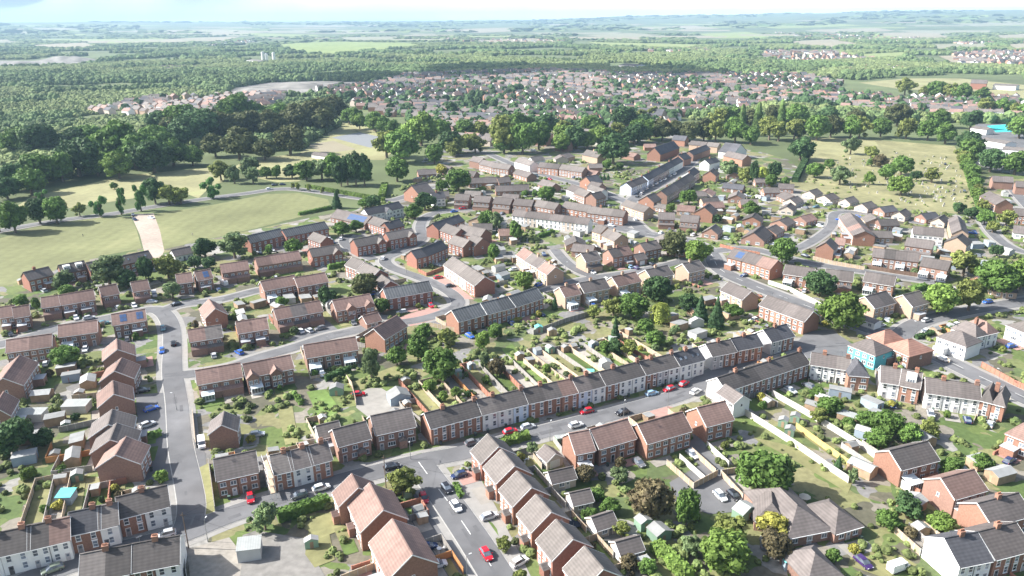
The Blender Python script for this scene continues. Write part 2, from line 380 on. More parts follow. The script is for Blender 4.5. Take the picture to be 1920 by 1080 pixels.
    if 'C' in opts and (idx % 2 == 0 or n == 1):
        mb = MB(); u0, u1 = w*.1, w*.1+3.4
        fr(mb, u0, 2.8, 0, u1, .6); po = mb.obj('conservatory', M_white, rt)
        mb = MB()
        for uu in (u0, u0+.85, u0+1.7, u0+2.55, u1-.08): fr(mb, uu, 2.79, .6, uu+.08, 2.2)
        mb.obj('frame', M_white, po)
        mb = MB(); fr(mb, u0+.05, 2.7, .62, u1-.05, 2.15); mb.obj('glazing', M_glass, po)
        mb = MB(); slope(mb, u0-.1, u1+.1, 2.9, 2.2, 2.85); mb.obj('conservatory_roof', pm('poly_roof', (.62, .68, .70), rough=.3, var=.05), po)
    if 'S' in opts:
        mb = MB(); tl = math.hypot(d/2, rh)
        for i in range(max(2, int(w*.5/1.1))):
            for j in range(2):
                x0 = w*.45+i*1.12; 
                if x0+1.0 > w: break
                f0, f1 = .15+.34*j, .15+.34*j+.31
                if face == 'F': P = [(x0, d/2*f0, eave+rh*f0+.27), (x0+1.03, d/2*f0, eave+rh*f0+.27), (x0+1.03, d/2*f1, eave+rh*f1+.27), (x0, d/2*f1, eave+rh*f1+.27)]
                else: P = [(w-x0, d-d/2*f0, eave+rh*f0+.27), (w-x0-1.03, d-d/2*f0, eave+rh*f0+.27), (w-x0-1.03, d-d/2*f1, eave+rh*f1+.27), (w-x0, d-d/2*f1, eave+rh*f1+.27)]
                mb.quad(P)
        if mb.f:
            so_ = mb.obj('solar_panel', M_solar, ro)
    if 'K' in opts:                                # rooflights
        for u in (.3, .7):
            mb = MB(); x0 = w*u; y = d*.22 if face == 'F' else d*.78; z = eave+rh*.44
            mb.prism([(y-.4, z+.2-.4*s*(1 if face == 'F' else -1)), (y+.4, z+.2+.4*s*(1 if face == 'F' else -1)), (y+.4, z+.32+.4*s*(1 if face == 'F' else -1)), (y-.4, z+.32-.4*s*(1 if face == 'F' else -1))], 'x', x0-.35, x0+.35); mb.obj('rooflight', M_glass, ro)
    if 'D' in opts:
        mb = MB(); y0, y1 = (d*.14, d*.5) if face == 'F' else (d*.5, d*.86); mb.box(w*.25, y0, eave+.5, w*.25+2.6, y1, eave+rh-.1); do = mb.obj('dormer', M_white, ro)
        inst('window', WM['w'], do, (w*.25+1.3, y0-.004 if face == 'F' else y1+.004, eave+.75), 0 if face == 'F' else math.pi)
    if 'X' in opts:                                # low back addition on the far side
        mb = MB(); b0, b1 = (w*.05, w*.55) if idx % 2 else (w*.45, w*.95)
        y0, y1 = (d+.004, d+4.5) if face == 'F' else (-4.5, -.004)
        mb.box(b0, y0, 0, b1, y1, 2.9); lo_ = mb.obj('back_addition', WALL[wall], rt)
        mb = MB(); mb.prism([(y0, 2.9), (y1, 2.9), (y1, 3.0 if face == 'F' else 4.1), (y0, 4.1 if face == 'F' else 3.0)], 'x', b0-.1, b1+.1); mb.obj('back_addition_roof', ROOF['g' if rnd.random() < .5 else roof], lo_)
        c2 = org+T @ Vector(((b0+b1)/2, (y0+y1)/2, 0)); OCC.append((c2.x, c2.y, M3[0][0], M3[1][0], 1.3, 2.3))
    if cat == 'house' and style == 's' and not set(opts) & set('GPCYZX') and dist < 420 and rnd.random() < .35:
        mb = MB(); u0 = w*.08; fr(mb, u0, 2.8, 0, u0+min(3.6, w*.6), 2.45); xo = mb.obj('extension', WALL[wall], rt)
        mb = MB(); fr(mb, u0-.1, 2.95, 2.454, u0+min(3.6, w*.6)+.1, 2.6); mb.obj('extension_roof', M_lead, xo)
    if 'Y' in opts or 'Z' in opts:                 # cross wing with its own gable, projecting on the camera side; Y right end, Z left end
        ww = min(4.2, w*.48); pj = 1.3; u0 = (w-ww if 'Y' in opts else 0)
        if face == 'B': u0 = w-ww-u0
        y0, y1 = (-pj, d*.5) if face == 'F' else (d*.5, d+pj)
        rw = min(rh*.95, ww/2*.85)
        mb = MB(); mb.prism([(u0, 0), (u0+ww, 0), (u0+ww, eave), (u0+ww/2, eave+rw), (u0, eave)], 'y', y0, y1); wo2 = mb.obj('wing', WALL[wall], rt)
        mb = MB(); sw = rw/(ww/2)
        for a_, b_ in (((u0-.25), u0+ww/2), (u0+ww+.25, u0+ww/2)):
            mb.prism([(a_, eave-sw*.25+.03), (b_, eave+rw+.03), (b_, eave+rw+.2), (a_, eave-sw*.25+.2)], 'y', y0-(.25 if face == 'F' else 0), y1+(.25 if face == 'B' else 0))
        mb.obj('wing_roof', ROOF[roof], wo2)
        yy, rz = (y0-.004, 0) if face == 'F' else (y1+.004, math.pi)
        for z in (.9, 2.95):
            for u in (u0+ww*.28, u0+ww*.72): inst('window', WM['m'], wo2, (u, yy, z), rz)
    if label: rt['label'] = label
    reg(rt, label or (f"{WNAME[wall]} {('terraced ' if n > 2 else '') + cat} with {RNAME[roof]}"), cat, place, rowgroup, pos=c)
    rt['_w'] = w; rt['_d'] = d
    return rt

HOUSES = []
def row(x1, y1, x2, y2, d=8, walls='B', roof='n', style='s', n=None, place=None, opts='', eave=5.0, rh=None, kind='p', cat='house', hip=0, D=None, garden=None, joint=True):
    """houses from the pixel ends of one eave line; kind p: ridge along the line, g: gable faces along the line and the row runs back D metres"""
    A, B = g(x1, y1, eave), g(x2, y2, eave); A.z = B.z = 0
    if n is None: n = len(walls)
    X = (B-A).normalized(); Z = Vector((0, 0, 1)); Y = Z.cross(X)
    L = (B-A).length
    if kind == 'g':
        org = B.copy(); Xr, Yr = Y, -X; W0 = L; L = D or 9; d = W0
    else: org, Xr, Yr = A.copy(), X, Y
    M3 = Matrix((Xr, Yr, Z)).transposed()
    rh = rh if rh is not None else d*.5*math.tan(R(34))
    w = L/n; grp = ('houses in a row ' + place) if (n > 1 and place) else None
    out = []
    for i in range(n):
        wc = walls[i % len(walls)]; rf_ = roof if (rnd.random() > .13 or roof in 'kgsr' or style == 'm') else rnd.choice('ntdg')
        o = house_unit(M3, org+Xr*(w*i), w, d, eave, rh, wc, rf_, style, (i == 0, i == n-1), opts, place, i, n, hip, cat, grp)
        out.append(o); HOUSES.append((org+Xr*(w*i), Xr.copy(), Yr.copy(), w, d, garden, place, cat))
    return out

# ---------------------------------------------------------------- foliage
def leafm(n, c, c2=None):
    c = tuple(v*1.3 for v in c); c2 = c2 and tuple(v*1.3 for v in c2)
    return pm(n, c, rough=.7, spec=.15, var=.42, scale=.33, var2=.25, scale2=.1, objvar=.2, island=.22, transl=.22, col2=c2)
LEAF = {'b': leafm('leaf_mid_green', (.088, .150, .036)), 'd': leafm('leaf_dark_green', (.050, .092, .034)), 'l': leafm('leaf_lime_green', (.115, .175, .04)),
        'o': leafm('leaf_olive', (.150, .175, .050)), 'c': leafm('leaf_copper', (.085, .055, .045), (.10, .085, .045)), 's': leafm('leaf_silvery_green', (.125, .172, .078)),
        'k': leafm('leaf_conifer', (.045, .088, .036)), 'w': leafm('leaf_willow', (.25, .29, .07)), 'y': leafm('leaf_yellow', (.25, .24, .055)),
        'r': leafm('leaf_dark_rusty', (.055, .088, .032), (.075, .085, .034)), 'i': leafm('leaf_ivy', (.075, .165, .045)), 'p': leafm('leaf_poplar', (.085, .135, .04))}
LNAME = {'b': 'mid green round', 'd': 'dark green dense', 'l': 'bright lime green', 'o': 'olive green spreading', 'c': 'copper purple', 's': 'silvery green loose', 'k': 'dark conical conifer',
         'w': 'yellow green willow', 'y': 'golden yellow', 'r': 'dark rusty topped', 'i': 'ivy clad lopped', 'p': 'tall columnar poplar'}
M_core = pm('inner_leaves', (.03, .055, .018), var=.3, scale=.6)
M_bark = pm('bark', (.16, .125, .095), var=.2, scale=1.5)
def crown_mesh(kind, seed, N=2600, leaf=.05):
    r = random.Random(seed); mb = MB()
    def leafq(p, nrm, sz):
        n = (nrm+Vector((r.gauss(0, .45), r.gauss(0, .45), r.gauss(0, .45)))).normalized(); a = n.orthogonal().normalized(); b = n.cross(a)
        t = r.uniform(0, 6.28); u = (a*math.cos(t)+b*math.sin(t))*sz; v = (b*math.cos(t)-a*math.sin(t))*sz*.75
        mb.quad([p-u-v*.4, p+u*.2-v, p+u+v*.4, p-u*.2+v])
    if kind in ('round', 'loose', 'hedge', 'lopped'):
        cl = []
        nc = {'round': 34, 'loose': 26, 'hedge': 30, 'lopped': 9}[kind]
        for i in range(nc):
            if kind == 'lopped':
                t = i/nc; cl.append((Vector((r.uniform(-.16, .16)*(1+2*t), r.uniform(-.16, .16)*(1+2*t), .18+.7*t)), r.uniform(.12, .2))); continue
            th = math.acos(1-2*(i+.5)/nc*.93); ph = i*2.39996+r.uniform(-.4, .4); k = (r.uniform(.6, 1.06) if kind == 'round' else r.uniform(.4, 1.15))*(1+.3*mnoise(Vector((math.cos(ph), math.sin(ph), seed*3.3))))
            d = Vector((math.sin(th)*math.cos(ph)*.35, math.sin(th)*math.sin(ph)*.35, math.cos(th)*.36))
            cl.append((Vector((0, 0, .53))+d*k, r.uniform(.10, .21)*(1 if kind == 'round' else .85)))
        if kind != 'lopped': cl.append((Vector((0, 0, .53)), .3))
        per = int(N/len(cl))
        for c, rad in cl:
            for _ in range(per):
                v = Vector((r.gauss(0, 1), r.gauss(0, 1), r.gauss(0, 1)+.25)).normalized(); rr = rad*r.uniform(.72, 1.08)
                leafq(c+Vector((v.x*rr, v.y*rr, v.z*rr*.85)), v, leaf*r.uniform(.6, 1.15))
        core = [(c, rad*.72) for c, rad in cl]
    elif kind == 'cone':
        for _ in range(N):
            t = r.random()**.7; z = .06+.94*(1-t); rad = .5*t**.85*(.82+.18*math.sin(z*34)+r.uniform(-.13, .1)); a = r.uniform(0, 6.283)
            leafq(Vector((math.cos(a)*rad, math.sin(a)*rad, z)), Vector((math.cos(a), math.sin(a), .35)), leaf*r.uniform(.6, 1.1))
        core = [(Vector((0, 0, .14+.1*i)), .40*(1-i/9)+.03) for i in range(9)]
    elif kind == 'column':
        for _ in range(N):
            z = r.uniform(.05, 1); rad = .5*math.sin(math.pi*min(1, max(.02, (z*.93+.05)))**.8)**.6*(.84+.12*math.sin(z*22+3*math.sin(z*7))+r.uniform(-.13, .1)); a = r.uniform(0, 6.283)
            leafq(Vector((math.cos(a)*rad, math.sin(a)*rad, z)), Vector((math.cos(a), math.sin(a), .5)), leaf*r.uniform(.6, 1.1))
        core = [(Vector((0, 0, .15+.09*i)), .3) for i in range(9)]
    elif kind == 'willow':
        for _ in range(N):
            a = r.uniform(0, 6.283); k = .78+.2*math.sin(a*5)+r.uniform(-.1, .1); t = r.random(); rad = .5*k*math.sin(t*1.57)**.7; z = .98-.85*t**1.8*(.8+.3*r.random())
            leafq(Vector((math.cos(a)*rad, math.sin(a)*rad, max(.03, z))), Vector((math.cos(a), math.sin(a), .1)), leaf*r.uniform(.5, 1.1))
        core = [(Vector((0, 0, .6)), .3), (Vector((0, 0, .35)), .28)]
    n_leaf = len(mb.f)
    for c, rad in core:                            # dark inner mass, low detail
        n0 = len(mb.v); st, sl_ = 5, 7
        for i in range(st+1):
            for j in range(sl_):
                th = math.pi*i/st; ph = 6.283*j/sl_; q = c+Vector((math.sin(th)*math.cos(ph), math.sin(th)*math.sin(ph), math.cos(th)*.85))*rad*r.uniform(.85, 1.1)
                mb.v.append((q.x, q.y, max(.02, q.z)))
        for i in range(st):
            for j in range(sl_): mb.f.append((n0+i*sl_+j, n0+(i+1)*sl_+j, n0+(i+1)*sl_+(j+1) % sl_, n0+i*sl_+(j+1) % sl_)); mb.m.append(0)
    return mb.mesh('crown', [LEAF['b']])
CROWN = {'round': [crown_mesh('round', s) for s in (1, 2, 3, 4)], 'loose': [crown_mesh('loose', s, 1900) for s in (5, 6, 7)], 'cone': [crown_mesh('cone', s, 2200) for s in (8, 9)],
         'column': [crown_mesh('column', s, 2000) for s in (10, 11)], 'willow': [crown_mesh('willow', 12, 3200, .045)], 'lopped': [crown_mesh('lopped', s, 1500, .045) for s in (13, 14)],
         'small': [crown_mesh('round', s, 900, .085) for s in (15, 16, 17)]}
_t = MB(); _t.tube((0, 0, -.02), (0.01, 0, .32), .045, .03, 7)
for a in (0, 2.1, 4.2): _t.tube((0.01, 0, .28), (.2*math.cos(a), .2*math.sin(a), .55), .022, .01, 5)
_t.tube((0.01, 0, .3), (0, .02, .7), .024, .008, 5)
TRUNK = _t.mesh('trunk', M_bark)
FORM = {'b': 'round', 'd': 'round', 'l': 'round', 'o': 'loose', 'c': 'round', 's': 'loose', 'k': 'cone', 'w': 'willow', 'y': 'small', 'r': 'round', 'i': 'lopped', 'p': 'column'}
TREES = [0]
def plant(p, w, h, kind, cat=None, place=None):
    shrub = h < 3.2
    form = FORM[kind]
    if shrub and form in ('round', 'loose', 'small'): form = 'small'
    name = 'shrub' if shrub else ('conifer_tree' if kind == 'k' else ('poplar_tree' if kind == 'p' else ('willow_tree' if kind == 'w' else 'broadleaf_tree')))
    e = empty(name, (p[0], p[1], 0), rnd.uniform(0, 6.28)); s = rnd.uniform(.95, 1.05)
    if form in ('round', 'loose', 'small'): sx = w/.98
    elif form == 'lopped': sx = w/.8
    else: sx = w
    z0 = -.10*h if shrub else 0
    hz = h if not shrub else h/.86
    e.scale = (sx*s, sx/s, hz)
    me = rnd.choice(CROWN[form]); cr = inst('crown', me, e, (0, 0, z0/hz if shrub else 0), 0, LEAF[kind])
    if not shrub: inst('trunk', TRUNK, e)
    reg(e, LNAME[kind]+(' shrub' if shrub else ('' if kind in 'kwp' else ' tree')), 'shrub' if shrub else 'tree', place, 'garden shrubs' if shrub else 'trees of the town')
    TREES[0] += (not shrub); return e
def T(cx, top, bot, w, kind='b'):
    """a tree from its crown box in the photo"""
    th = R(PITCH)+math.atan((bot-540)/F); rn = 1 if FORM[kind] not in ('column', 'cone', 'lopped') else .6
    if bot < 345 and kind not in 'pk': w *= 1.22
    p = g(cx, bot-.5*w*math.sin(th)*.8*rn); s = ppm(p); wm = w/s
    hm = max(((bot-top)/s-wm*math.sin(th)*.8*rn)/math.cos(th)*1.02, wm*.85)
    plant(p, wm, hm, kind)
def TL(pts, n, w, h, kinds, jit=.3):
    for i in range(n):
        t = (i+.5)/n*(len(pts)-1); k = min(int(t), len(pts)-2); f = t-k
        x = pts[k][0]*(1-f)+pts[k+1][0]*f+rnd.uniform(-1, 1)*w*jit; y = pts[k][1]*(1-f)+pts[k+1][1]*f+rnd.uniform(-1, 1)*h*.1
        s = rnd.uniform(.8, 1.15); T(x, y-h*s, y, w*s, rnd.choice(kinds))

# ---------------------------------------------------------------- hedges, fences, sheds
M_hedge = {'h': LEAF['b'], 'H': LEAF['d'], 'l': LEAF['l']}
def hedge(x1, y1, x2, y2, w=1.6, h=2.0, m='h', place=None):
    a, b = g(x1, y1), g(x2, y2); d = b-a; L = d.length; d.normalize(); n = Vector((-d.y, d.x, 0)); r = random.Random(int(x1*7+y1)); mb = MB()
    mb.box(-L/2+.15, -w/2+.15, 0, L/2-.15, w/2-.15, h-.15)
    N = int(L*(2*h+w)*5); N = min(N, 5000); sz = .33
    for _ in range(N):
        u = r.uniform(-L/2, L/2); f = r.uniform(0, 2*h+w); bu = .12*math.sin(u*1.9)+.12*mnoise(Vector((u*.6, x1, 0)))
        if f < h: p, nn = Vector((u, -w/2-bu, f)), Vector((0, -1, .2))
        elif f < 2*h: p, nn = Vector((u, w/2+bu, f-h)), Vector((0, 1, .2))
        else: p, nn = Vector((u, f-2*h-w/2, h+bu)), Vector((0, 0, 1))
        nn = (nn+Vector((r.gauss(0, .4), r.gauss(0, .4), r.gauss(0, .4)))).normalized(); A = nn.orthogonal().normalized()*sz*r.uniform(.6, 1.2); B = nn.cross(A)
        mb.quad([p-A-B, p+A-B*.7, p+A*.8+B, p-A*.6+B])
    o = mb.obj('hedge', M_hedge[m], None, (a+b)/2); o.rotation_euler = (0, 0, math.atan2(d.y, d.x))
    reg(o, {'h': 'mid green', 'H': 'dark green', 'l': 'light green'}[m]+' clipped hedge', 'hedge', place); return o
FM = {'w': pm('timber_pale', (.42, .33, .24), var=.2, scale=.8, objvar=.2), 'o': pm('timber_orange', (.50, .24, .10), var=.15, scale=.8, objvar=.15), 'g': pm('timber_grey', (.30, .28, .26), var=.2, scale=.8, objvar=.2),
      'c': pm('concrete_panel', (.50, .485, .45), var=.08, scale=.6), 'r': pm('brick_garden_wall', (.36, .17, .12), var=.15, scale=1.2), 'b': pm('timber_dark', (.15, .10, .075), var=.2, scale=.8), 'y': pm('timber_yellow', (.55, .40, .16), var=.15, scale=.8)}
FN = {'w': 'pale timber garden fence', 'o': 'orange timber garden fence', 'g': 'weathered grey garden fence', 'c': 'white concrete panel fence', 'r': 'low red brick wall', 'b': 'dark brown timber fence', 'y': 'yellow timber garden fence'}
NF = [0]
def fence_w(a, b, h=1.7, m='w', place=None):
    a, b = Vector((a[0], a[1], 0)), Vector((b[0], b[1], 0)); d = b-a; L = d.length
    if L < 1.5: return
    d.normalize(); mb = MB(); t = .04 if m != 'r' else .12; k = max(1, round(L/1.9))
    for i in range(k):
        x0, x1 = L*i/k+.06, L*(i+1)/k-.06; mb.box(x0, -t, .03, x1, t, h)
        if m != 'r': mb.box(x0, -t-.012, h*.3, x1, -t-.001, h*.34); mb.box(x0, -t-.03, h, x1, t+.03, h+.04)
    e = empty('garden_wall' if m == 'r' else 'garden_fence', a, math.atan2(d.y, d.x)); mb.obj('panel', FM[m], e)
    mb = MB()
    for i in range(k+1): mb.box(L*i/k-.06, -.075-(t if m == 'r' else 0), 0, L*i/k+.06, .075+(t if m == 'r' else 0), h+.1)
    p = mb.obj('post_line', FM['c' if m in 'cwg' else m], e)
    reg(e, FN[m], 'wall' if m == 'r' else 'fence', place, 'garden fences', pos=(a+b)/2); NF[0] += 1; return e
def fence(pts, h=1.7, m='w', place=None):
    P = [g(x, y) for x, y in pts]
    for a, b in zip(P, P[1:]): fence_w(a, b, h, m, place)
SHM = {'t': pm('shed_timber', (.34, .24, .16), var=.2, scale=.8, objvar=.3), 'g': pm('shed_green', (.20, .30, .22), var=.1, objvar=.2), 'w': pm('shed_white', (.48, .48, .46), var=.08), 'b': pm('shed_blue_grey', (.30, .36, .42), var=.1)}
SHR = {'f': pm('felt_roof', (.27, .275, .27), var=.15, scale=.6, objvar=.3), 'l': pm('corrugated_pale', (.34, .355, .345), var=.12, stripes=((0, .5, .06),), coord='obj'), 'a': pm('aqua_sheet', (.15, .52, .50), rough=.5, var=.1)}
SHN = {'t': 'timber', 'g': 'green', 'w': 'white', 'b': 'blue grey'}
def shed(p, rz, w=2.4, d=1.9, h=1.9, wl='t', rf='f', flat=False, place=None, base=None, name='garden_shed', cat='shed'):
    e = empty(name, (p[0], p[1], 0), rz); mb = MB(); rr = .15 if flat else w*.22
    mb.prism([(-w/2, 0), (w/2, 0), (w/2, h), (0, h+(0 if flat else rr)), (-w/2, h+(rr if flat else 0))] if not flat else [(-w/2, 0), (w/2, 0), (w/2, h), (-w/2, h+.25)], 'y', -d/2, d/2); mb.obj('wall', SHM[wl], e)
    mb = MB()
    if flat: mb.prism([(-w/2-.12, h+.28), (w/2+.12, h+.01), (w/2+.12, h+.08), (-w/2-.12, h+.35)], 'y', -d/2-.12, d/2+.12)
    else:
        for s in (-1, 1):
            P = [(s*(w/2+.12), h-.03), (0, h+rr+.02), (0, h+rr+.09), (s*(w/2+.12), h+.04)]; mb.prism(P, 'y', -d/2-.12, d/2+.12)
    mb.obj('roof', SHR[rf], e)
    mb = MB(); mb.box(-.36, -d/2-.04, .03, .36, -d/2-.004, min(1.75, h-.05)); mb.obj('door', SHM['w' if wl == 'w' else 't'], e)
    OCC.append((p[0], p[1], math.cos(rz), math.sin(rz), w/2, d/2))
    return reg(e, base or (SHN[wl]+' garden shed'), cat, place, 'garden sheds')

# ---------------------------------------------------------------- cars
def carmats(n, c): return pm('car_'+n, c, rough=.25, spec=.6, var=0)
CARC = {'red': carmats('red', (.50, .015, .03)), 'white': carmats('white', (.78, .78, .78)), 'black': carmats('black', (.02, .02, .025)), 'silver': carmats('silver', (.50, .52, .54)), 'grey': carmats('grey', (.16, .165, .18)),
        'blue': carmats('blue', (.03, .12, .50)), 'navy': carmats('navy', (.02, .035, .10)), 'teal': carmats('teal', (.10, .22, .26)), 'light blue': carmats('light_blue', (.28, .45, .62)), 'purple': carmats('purple', (.05, .025, .11)), 'green': carmats('green', (.16, .19, .15))}
M_tyre = pm('tyre', (.025, .025, .025), var=0); M_rim = pm('rim', (.45, .45, .46), rough=.35, metal=.8, var=0); M_lamp = pm('headlamp', (.75, .77, .78), rough=.1, spec=.8, var=0); M_tail = pm('tail_lamp', (.35, .02, .02), rough=.2, var=0)
def loft(secs, ring):
    """body from cross-sections along x; each ring is list of (y,z)"""
    mb = MB(); k = len(secs[0][1])
    for x, rg in secs:
        for y, z in rg: mb.v.append((x, y, z))
    for i in range(len(secs)-1):
        for j in range(k):
            a, b = i*k+j, i*k+(j+1) % k; mb.f.append((a, b, b+k, a+k)); mb.m.append(0)
    mb.f.append(tuple(range(k))[::-1]); mb.f.append(tuple(range((len(secs)-1)*k, len(secs)*k))); mb.m += [0, 0]; return mb
def ringf(w, z0, z1): return [(-w, z0+.1), (-w+.06, z0), (w-.06, z0), (w, z0+.1), (w, (z0+z1)/2+.1), (w-.07, z1), (-w+.07, z1), (-w, (z0+z1)/2+.1)]
BODY = {'car': loft([(-2.1, ringf(.72, .35, .72)), (-1.98, ringf(.84, .25, .86)), (-1.2, ringf(.88, .22, .93)), (.5, ringf(.88, .22, .92)), (1.4, ringf(.87, .22, .84)), (1.95, ringf(.8, .25, .70)), (2.1, ringf(.66, .34, .58))], 0).mesh('body', [CARC['red']]),
        'van': loft([(-2.45, ringf(.85, .35, 1.95)), (-2.35, ringf(.93, .3, 2.05)), (1.3, ringf(.93, .3, 2.05)), (1.75, ringf(.92, .3, 1.2)), (2.4, ringf(.88, .3, .95)), (2.5, ringf(.78, .4, .8))], 0).mesh('body', [CARC['white']])}
def ringc(w, z0, w2, z1): return [(-w, z0), (w, z0), (w2, z1), (-w2, z1)]
_g = MB(); secs = [(-1.9, .78, .88, .74, .92), (-1.45, .80, .90, .62, 1.38), (-.2, .82, .91, .64, 1.45), (.35, .81, .91, .62, 1.40), (1.15, .78, .86, .72, .90)]
def cab(secs, trim=0):
    m = MB()
    for x, w, z0, w2, z1 in secs: m.v += [(x, -w, z0), (x, w, z0), (x, w2, z1), (x, -w2, z1)]
    for i in range(len(secs)-1):
        for j in range(4): a, b = i*4+j, i*4+(j+1) % 4; m.f.append((a, b, b+4, a+4)); m.m.append(0)
    m.f.append((3, 2, 1, 0)); k = (len(secs)-1)*4; m.f.append((k, k+1, k+2, k+3)); m.m += [0, 0]; return m
GLASSC = {'car': cab(secs).mesh('windows', [M_glass])}
_r = MB(); _r.prism([(-1.44, 1.40), (-.2, 1.47), (.34, 1.42), (.34, 1.46), (-.2, 1.51), (-1.44, 1.44)], 'y', -.6, .6); ROOFC = _r.mesh('car_roof', [CARC['red']])
_v = MB(); _v.quad([(1.32, -.82, 2.0), (1.32, .82, 2.0), (1.79, .84, 1.2), (1.79, -.84, 1.2)][::-1]); 
for sg in (-1, 1): _v.box(.55, sg*.935-.01, 1.25, 1.3, sg*.935+.01, 1.85)
VANG = _v.mesh('windows', [M_glass])
_w = MB(); _w.tube((0, -.11, 0), (0, .11, 0), .32, .32, 12); _w.f.append(tuple(range(12))[::-1]); _w.m.append(0); TY = _w.mesh('tyre', M_tyre)
_w = MB(); _w.tube((0, -.12, 0), (0, .12, 0), .2, .2, 10); _w.f.append(tuple(range(10))[::-1]); _w.m.append(0); RM = _w.mesh('rim', M_rim)
_l = MB(); _l.box(-.04, -.16, -.07, .04, .16, .07); HL = _l.mesh('headlight', M_lamp); TLm = _l.mesh('tail_light', M_tail)
_m = MB(); _m.box(-.08, -.1, -.06, .08, .1, .06); MI = _m.mesh('mirror', [CARC['red']])
def heading(p):
    best = (1e9, 0)
    for pl, hw, bb in ROADS:
        for a, b in zip(pl, pl[1:]):
            m = (a+b)/2; dd = (m.x-p.x)**2+(m.y-p.y)**2
            if dd < best[0]: best = (dd, math.atan2(b.y-a.y, b.x-a.x))
    return best[1]
CARP = []
def car(x, y, c='silver', hd=None, typ='car', place=None, auto=False):
    p = g(x, y+2, 0)
    if auto and any((p-c_).length < 5.4 for c_ in CARP): return None
    CARP.append(p)
    rz = heading(p) if hd in (None, 'x') else 0
    if hd == 'x': rz += math.pi/2
    elif hd is not None: q = g(x+hd[0], y+hd[1]+2); rz = math.atan2(q.y-p.y, q.x-p.x)
    elif rnd.random() < .5: rz += math.pi
    z = .0
    if hit_road(p, -1.6): z = .2
    e = empty('van' if typ == 'van' else ('pickup_truck' if typ == 'pickup' else 'parked_car'), (p.x, p.y, z), rz)
    near = p.length < 330; mt = CARC[c]; bt = 'van' if typ == 'van' else 'car'
    inst('body', BODY[bt], e, mat=mt)
    if bt == 'car': inst('windows', GLASSC['car'], e); inst('car_roof', ROOFC, e, mat=mt)
    else: inst('windows', VANG, e)
    if near:
        for sx in (-1.3, 1.3):
            for sy in (-.8, .8): w = inst('wheel', TY, e, (sx, sy, .32)); inst('rim', RM, w)
        fx = 2.02 if bt == 'car' else 2.44
        for sy in (-.6, .6):
            inst('headlight', HL, e, (fx, sy, .62 if bt == 'car' else .85)); inst('tail_light', TLm, e, (-2.04 if bt == 'car' else -2.44, sy*1.1, .7))
            inst('mirror', MI, e, (.75 if bt == 'car' else 1.4, sy*1.65, .98 if bt == 'car' else 1.3), mat=mt)
    reg(e, f"{c} {'van' if bt == 'van' else 'car'}", 'van' if bt == 'van' else 'car', place, 'parked cars'); return e
M_pole = pm('lamp_post_steel', (.30, .31, .31), rough=.5, metal=.5, var=.05); M_wood = pm('pole_timber', (.14, .105, .08), var=.15, scale=1)
def lamp(x, y, h=5.6, ang=0):
    p = g(x, y); e = empty('street_lamp', p, ang); mb = MB(); mb.tube((0, 0, 0), (0, 0, 1.1), .11, .1, 8); mb.tube((0, 0, 1.1), (0, 0, h), .065, .045, 8); mb.obj('post', M_pole, e)
    mb = MB(); mb.tube((0, 0, h-.03), (.7, 0, h+.12), .035, .03, 6); mb.obj('arm', M_pole, e)
    mb = MB(); mb.box(.55, -.12, h+.08, 1.15, .12, h+.2); mb.obj('lamp_head', pm('lamp_head_grey', (.55, .56, .56), var=0), e)
    reg(e, 'grey steel street lamp', 'street lamp', None, 'street lamps'); return e
def person(x, y, c, rz=0, place=None, label=None):
    p = g(x, y); J = [(0, 0, .95), (0, 0, 1.2), (0, 0, 1.42), (0, 0, 1.52), (0, 0, 1.66), (.0, .17, 1.40), (.02, .24, 1.12), (.12, .24, .88), (0, -.17, 1.40), (-.03, -.24, 1.12), (.03, -.25, .86),
                      (0, .09, .90), (.10, .10, .50), (.06, .10, .08), (.2, .10, .03), (0, -.09, .90), (-.06, -.10, .50), (-.2, -.10, .1), (-.08, -.10, .03)]
    E = [(0, 1), (1, 2), (2, 3), (3, 4), (2, 5), (5, 6), (6, 7), (2, 8), (8, 9), (9, 10), (0, 11), (11, 12), (12, 13), (13, 14), (0, 15), (15, 16), (16, 17), (17, 18)]
    Rr = [.14, .13, .13, .06, .1, .06, .045, .035, .06, .045, .035, .1, .07, .045, .04, .1, .07, .045, .04]
    me = bpy.data.meshes.new('person'); me.from_pydata(J, E, []); o = bpy.data.objects.new('person', me); link(o); o.location = p; o.rotation_euler = (0, 0, rz)
    me.materials.append(pm('clothes_'+c, {'dark': (.04, .045, .06), 'pale': (.5, .45, .38)}[c], var=.1))
    sk = o.modifiers.new('skin', 'SKIN')
    for i, v in enumerate(me.skin_vertices[0].data): v.radius = (Rr[i], Rr[i]); v.use_root = (i == 0)
    o.modifiers.new('sub', 'SUBSURF').levels = 1
    o['label'] = label; reg(o, label, 'person', ''); return o
# ================================================================ GROUND
gm = pm('countryside_ground', (.055, .085, .04), var=.25, scale=.02, var2=.35, scale2=.003, col2=(.11, .135, .06))
mb = MB(); NX, NY = 90, 90
ys = [-60]+[ -60 + 60*1.079**i for i in range(0, 90)]
xsn = [i/45-1 for i in range(91)]
vs = []
for y in ys:
    wd = 500+abs(y)*1.15
    for s in xsn:
        x = s*wd; D = math.hypot(x, y); z = -.02
        if D > 3500:
            k = min(1, (D-3500)/6000); az = math.degrees(math.atan2(x, y))
            z += k*(18*mnoise(Vector((x*.00035, y*.00035, 3)))+10*mnoise(Vector((x*.0011, y*.0011, 5))))
            k2 = min(1, max(0, (D-6500)/7000))
            z += k2*(95+100*max(0, min(1, (az-2)/26))+22*max(0, min(1, (-az-10)/20)))*(1+.16*mnoise(Vector((x*.00022, y*.00022, 9))))
        mb.v.append((x, y, z))
n = 91
for j in range(len(ys)-1):
    for i in range(90):
        a = j*n+i; mb.f.append((a, a+1, a+n+1, a+n)); mb.m.append(0)
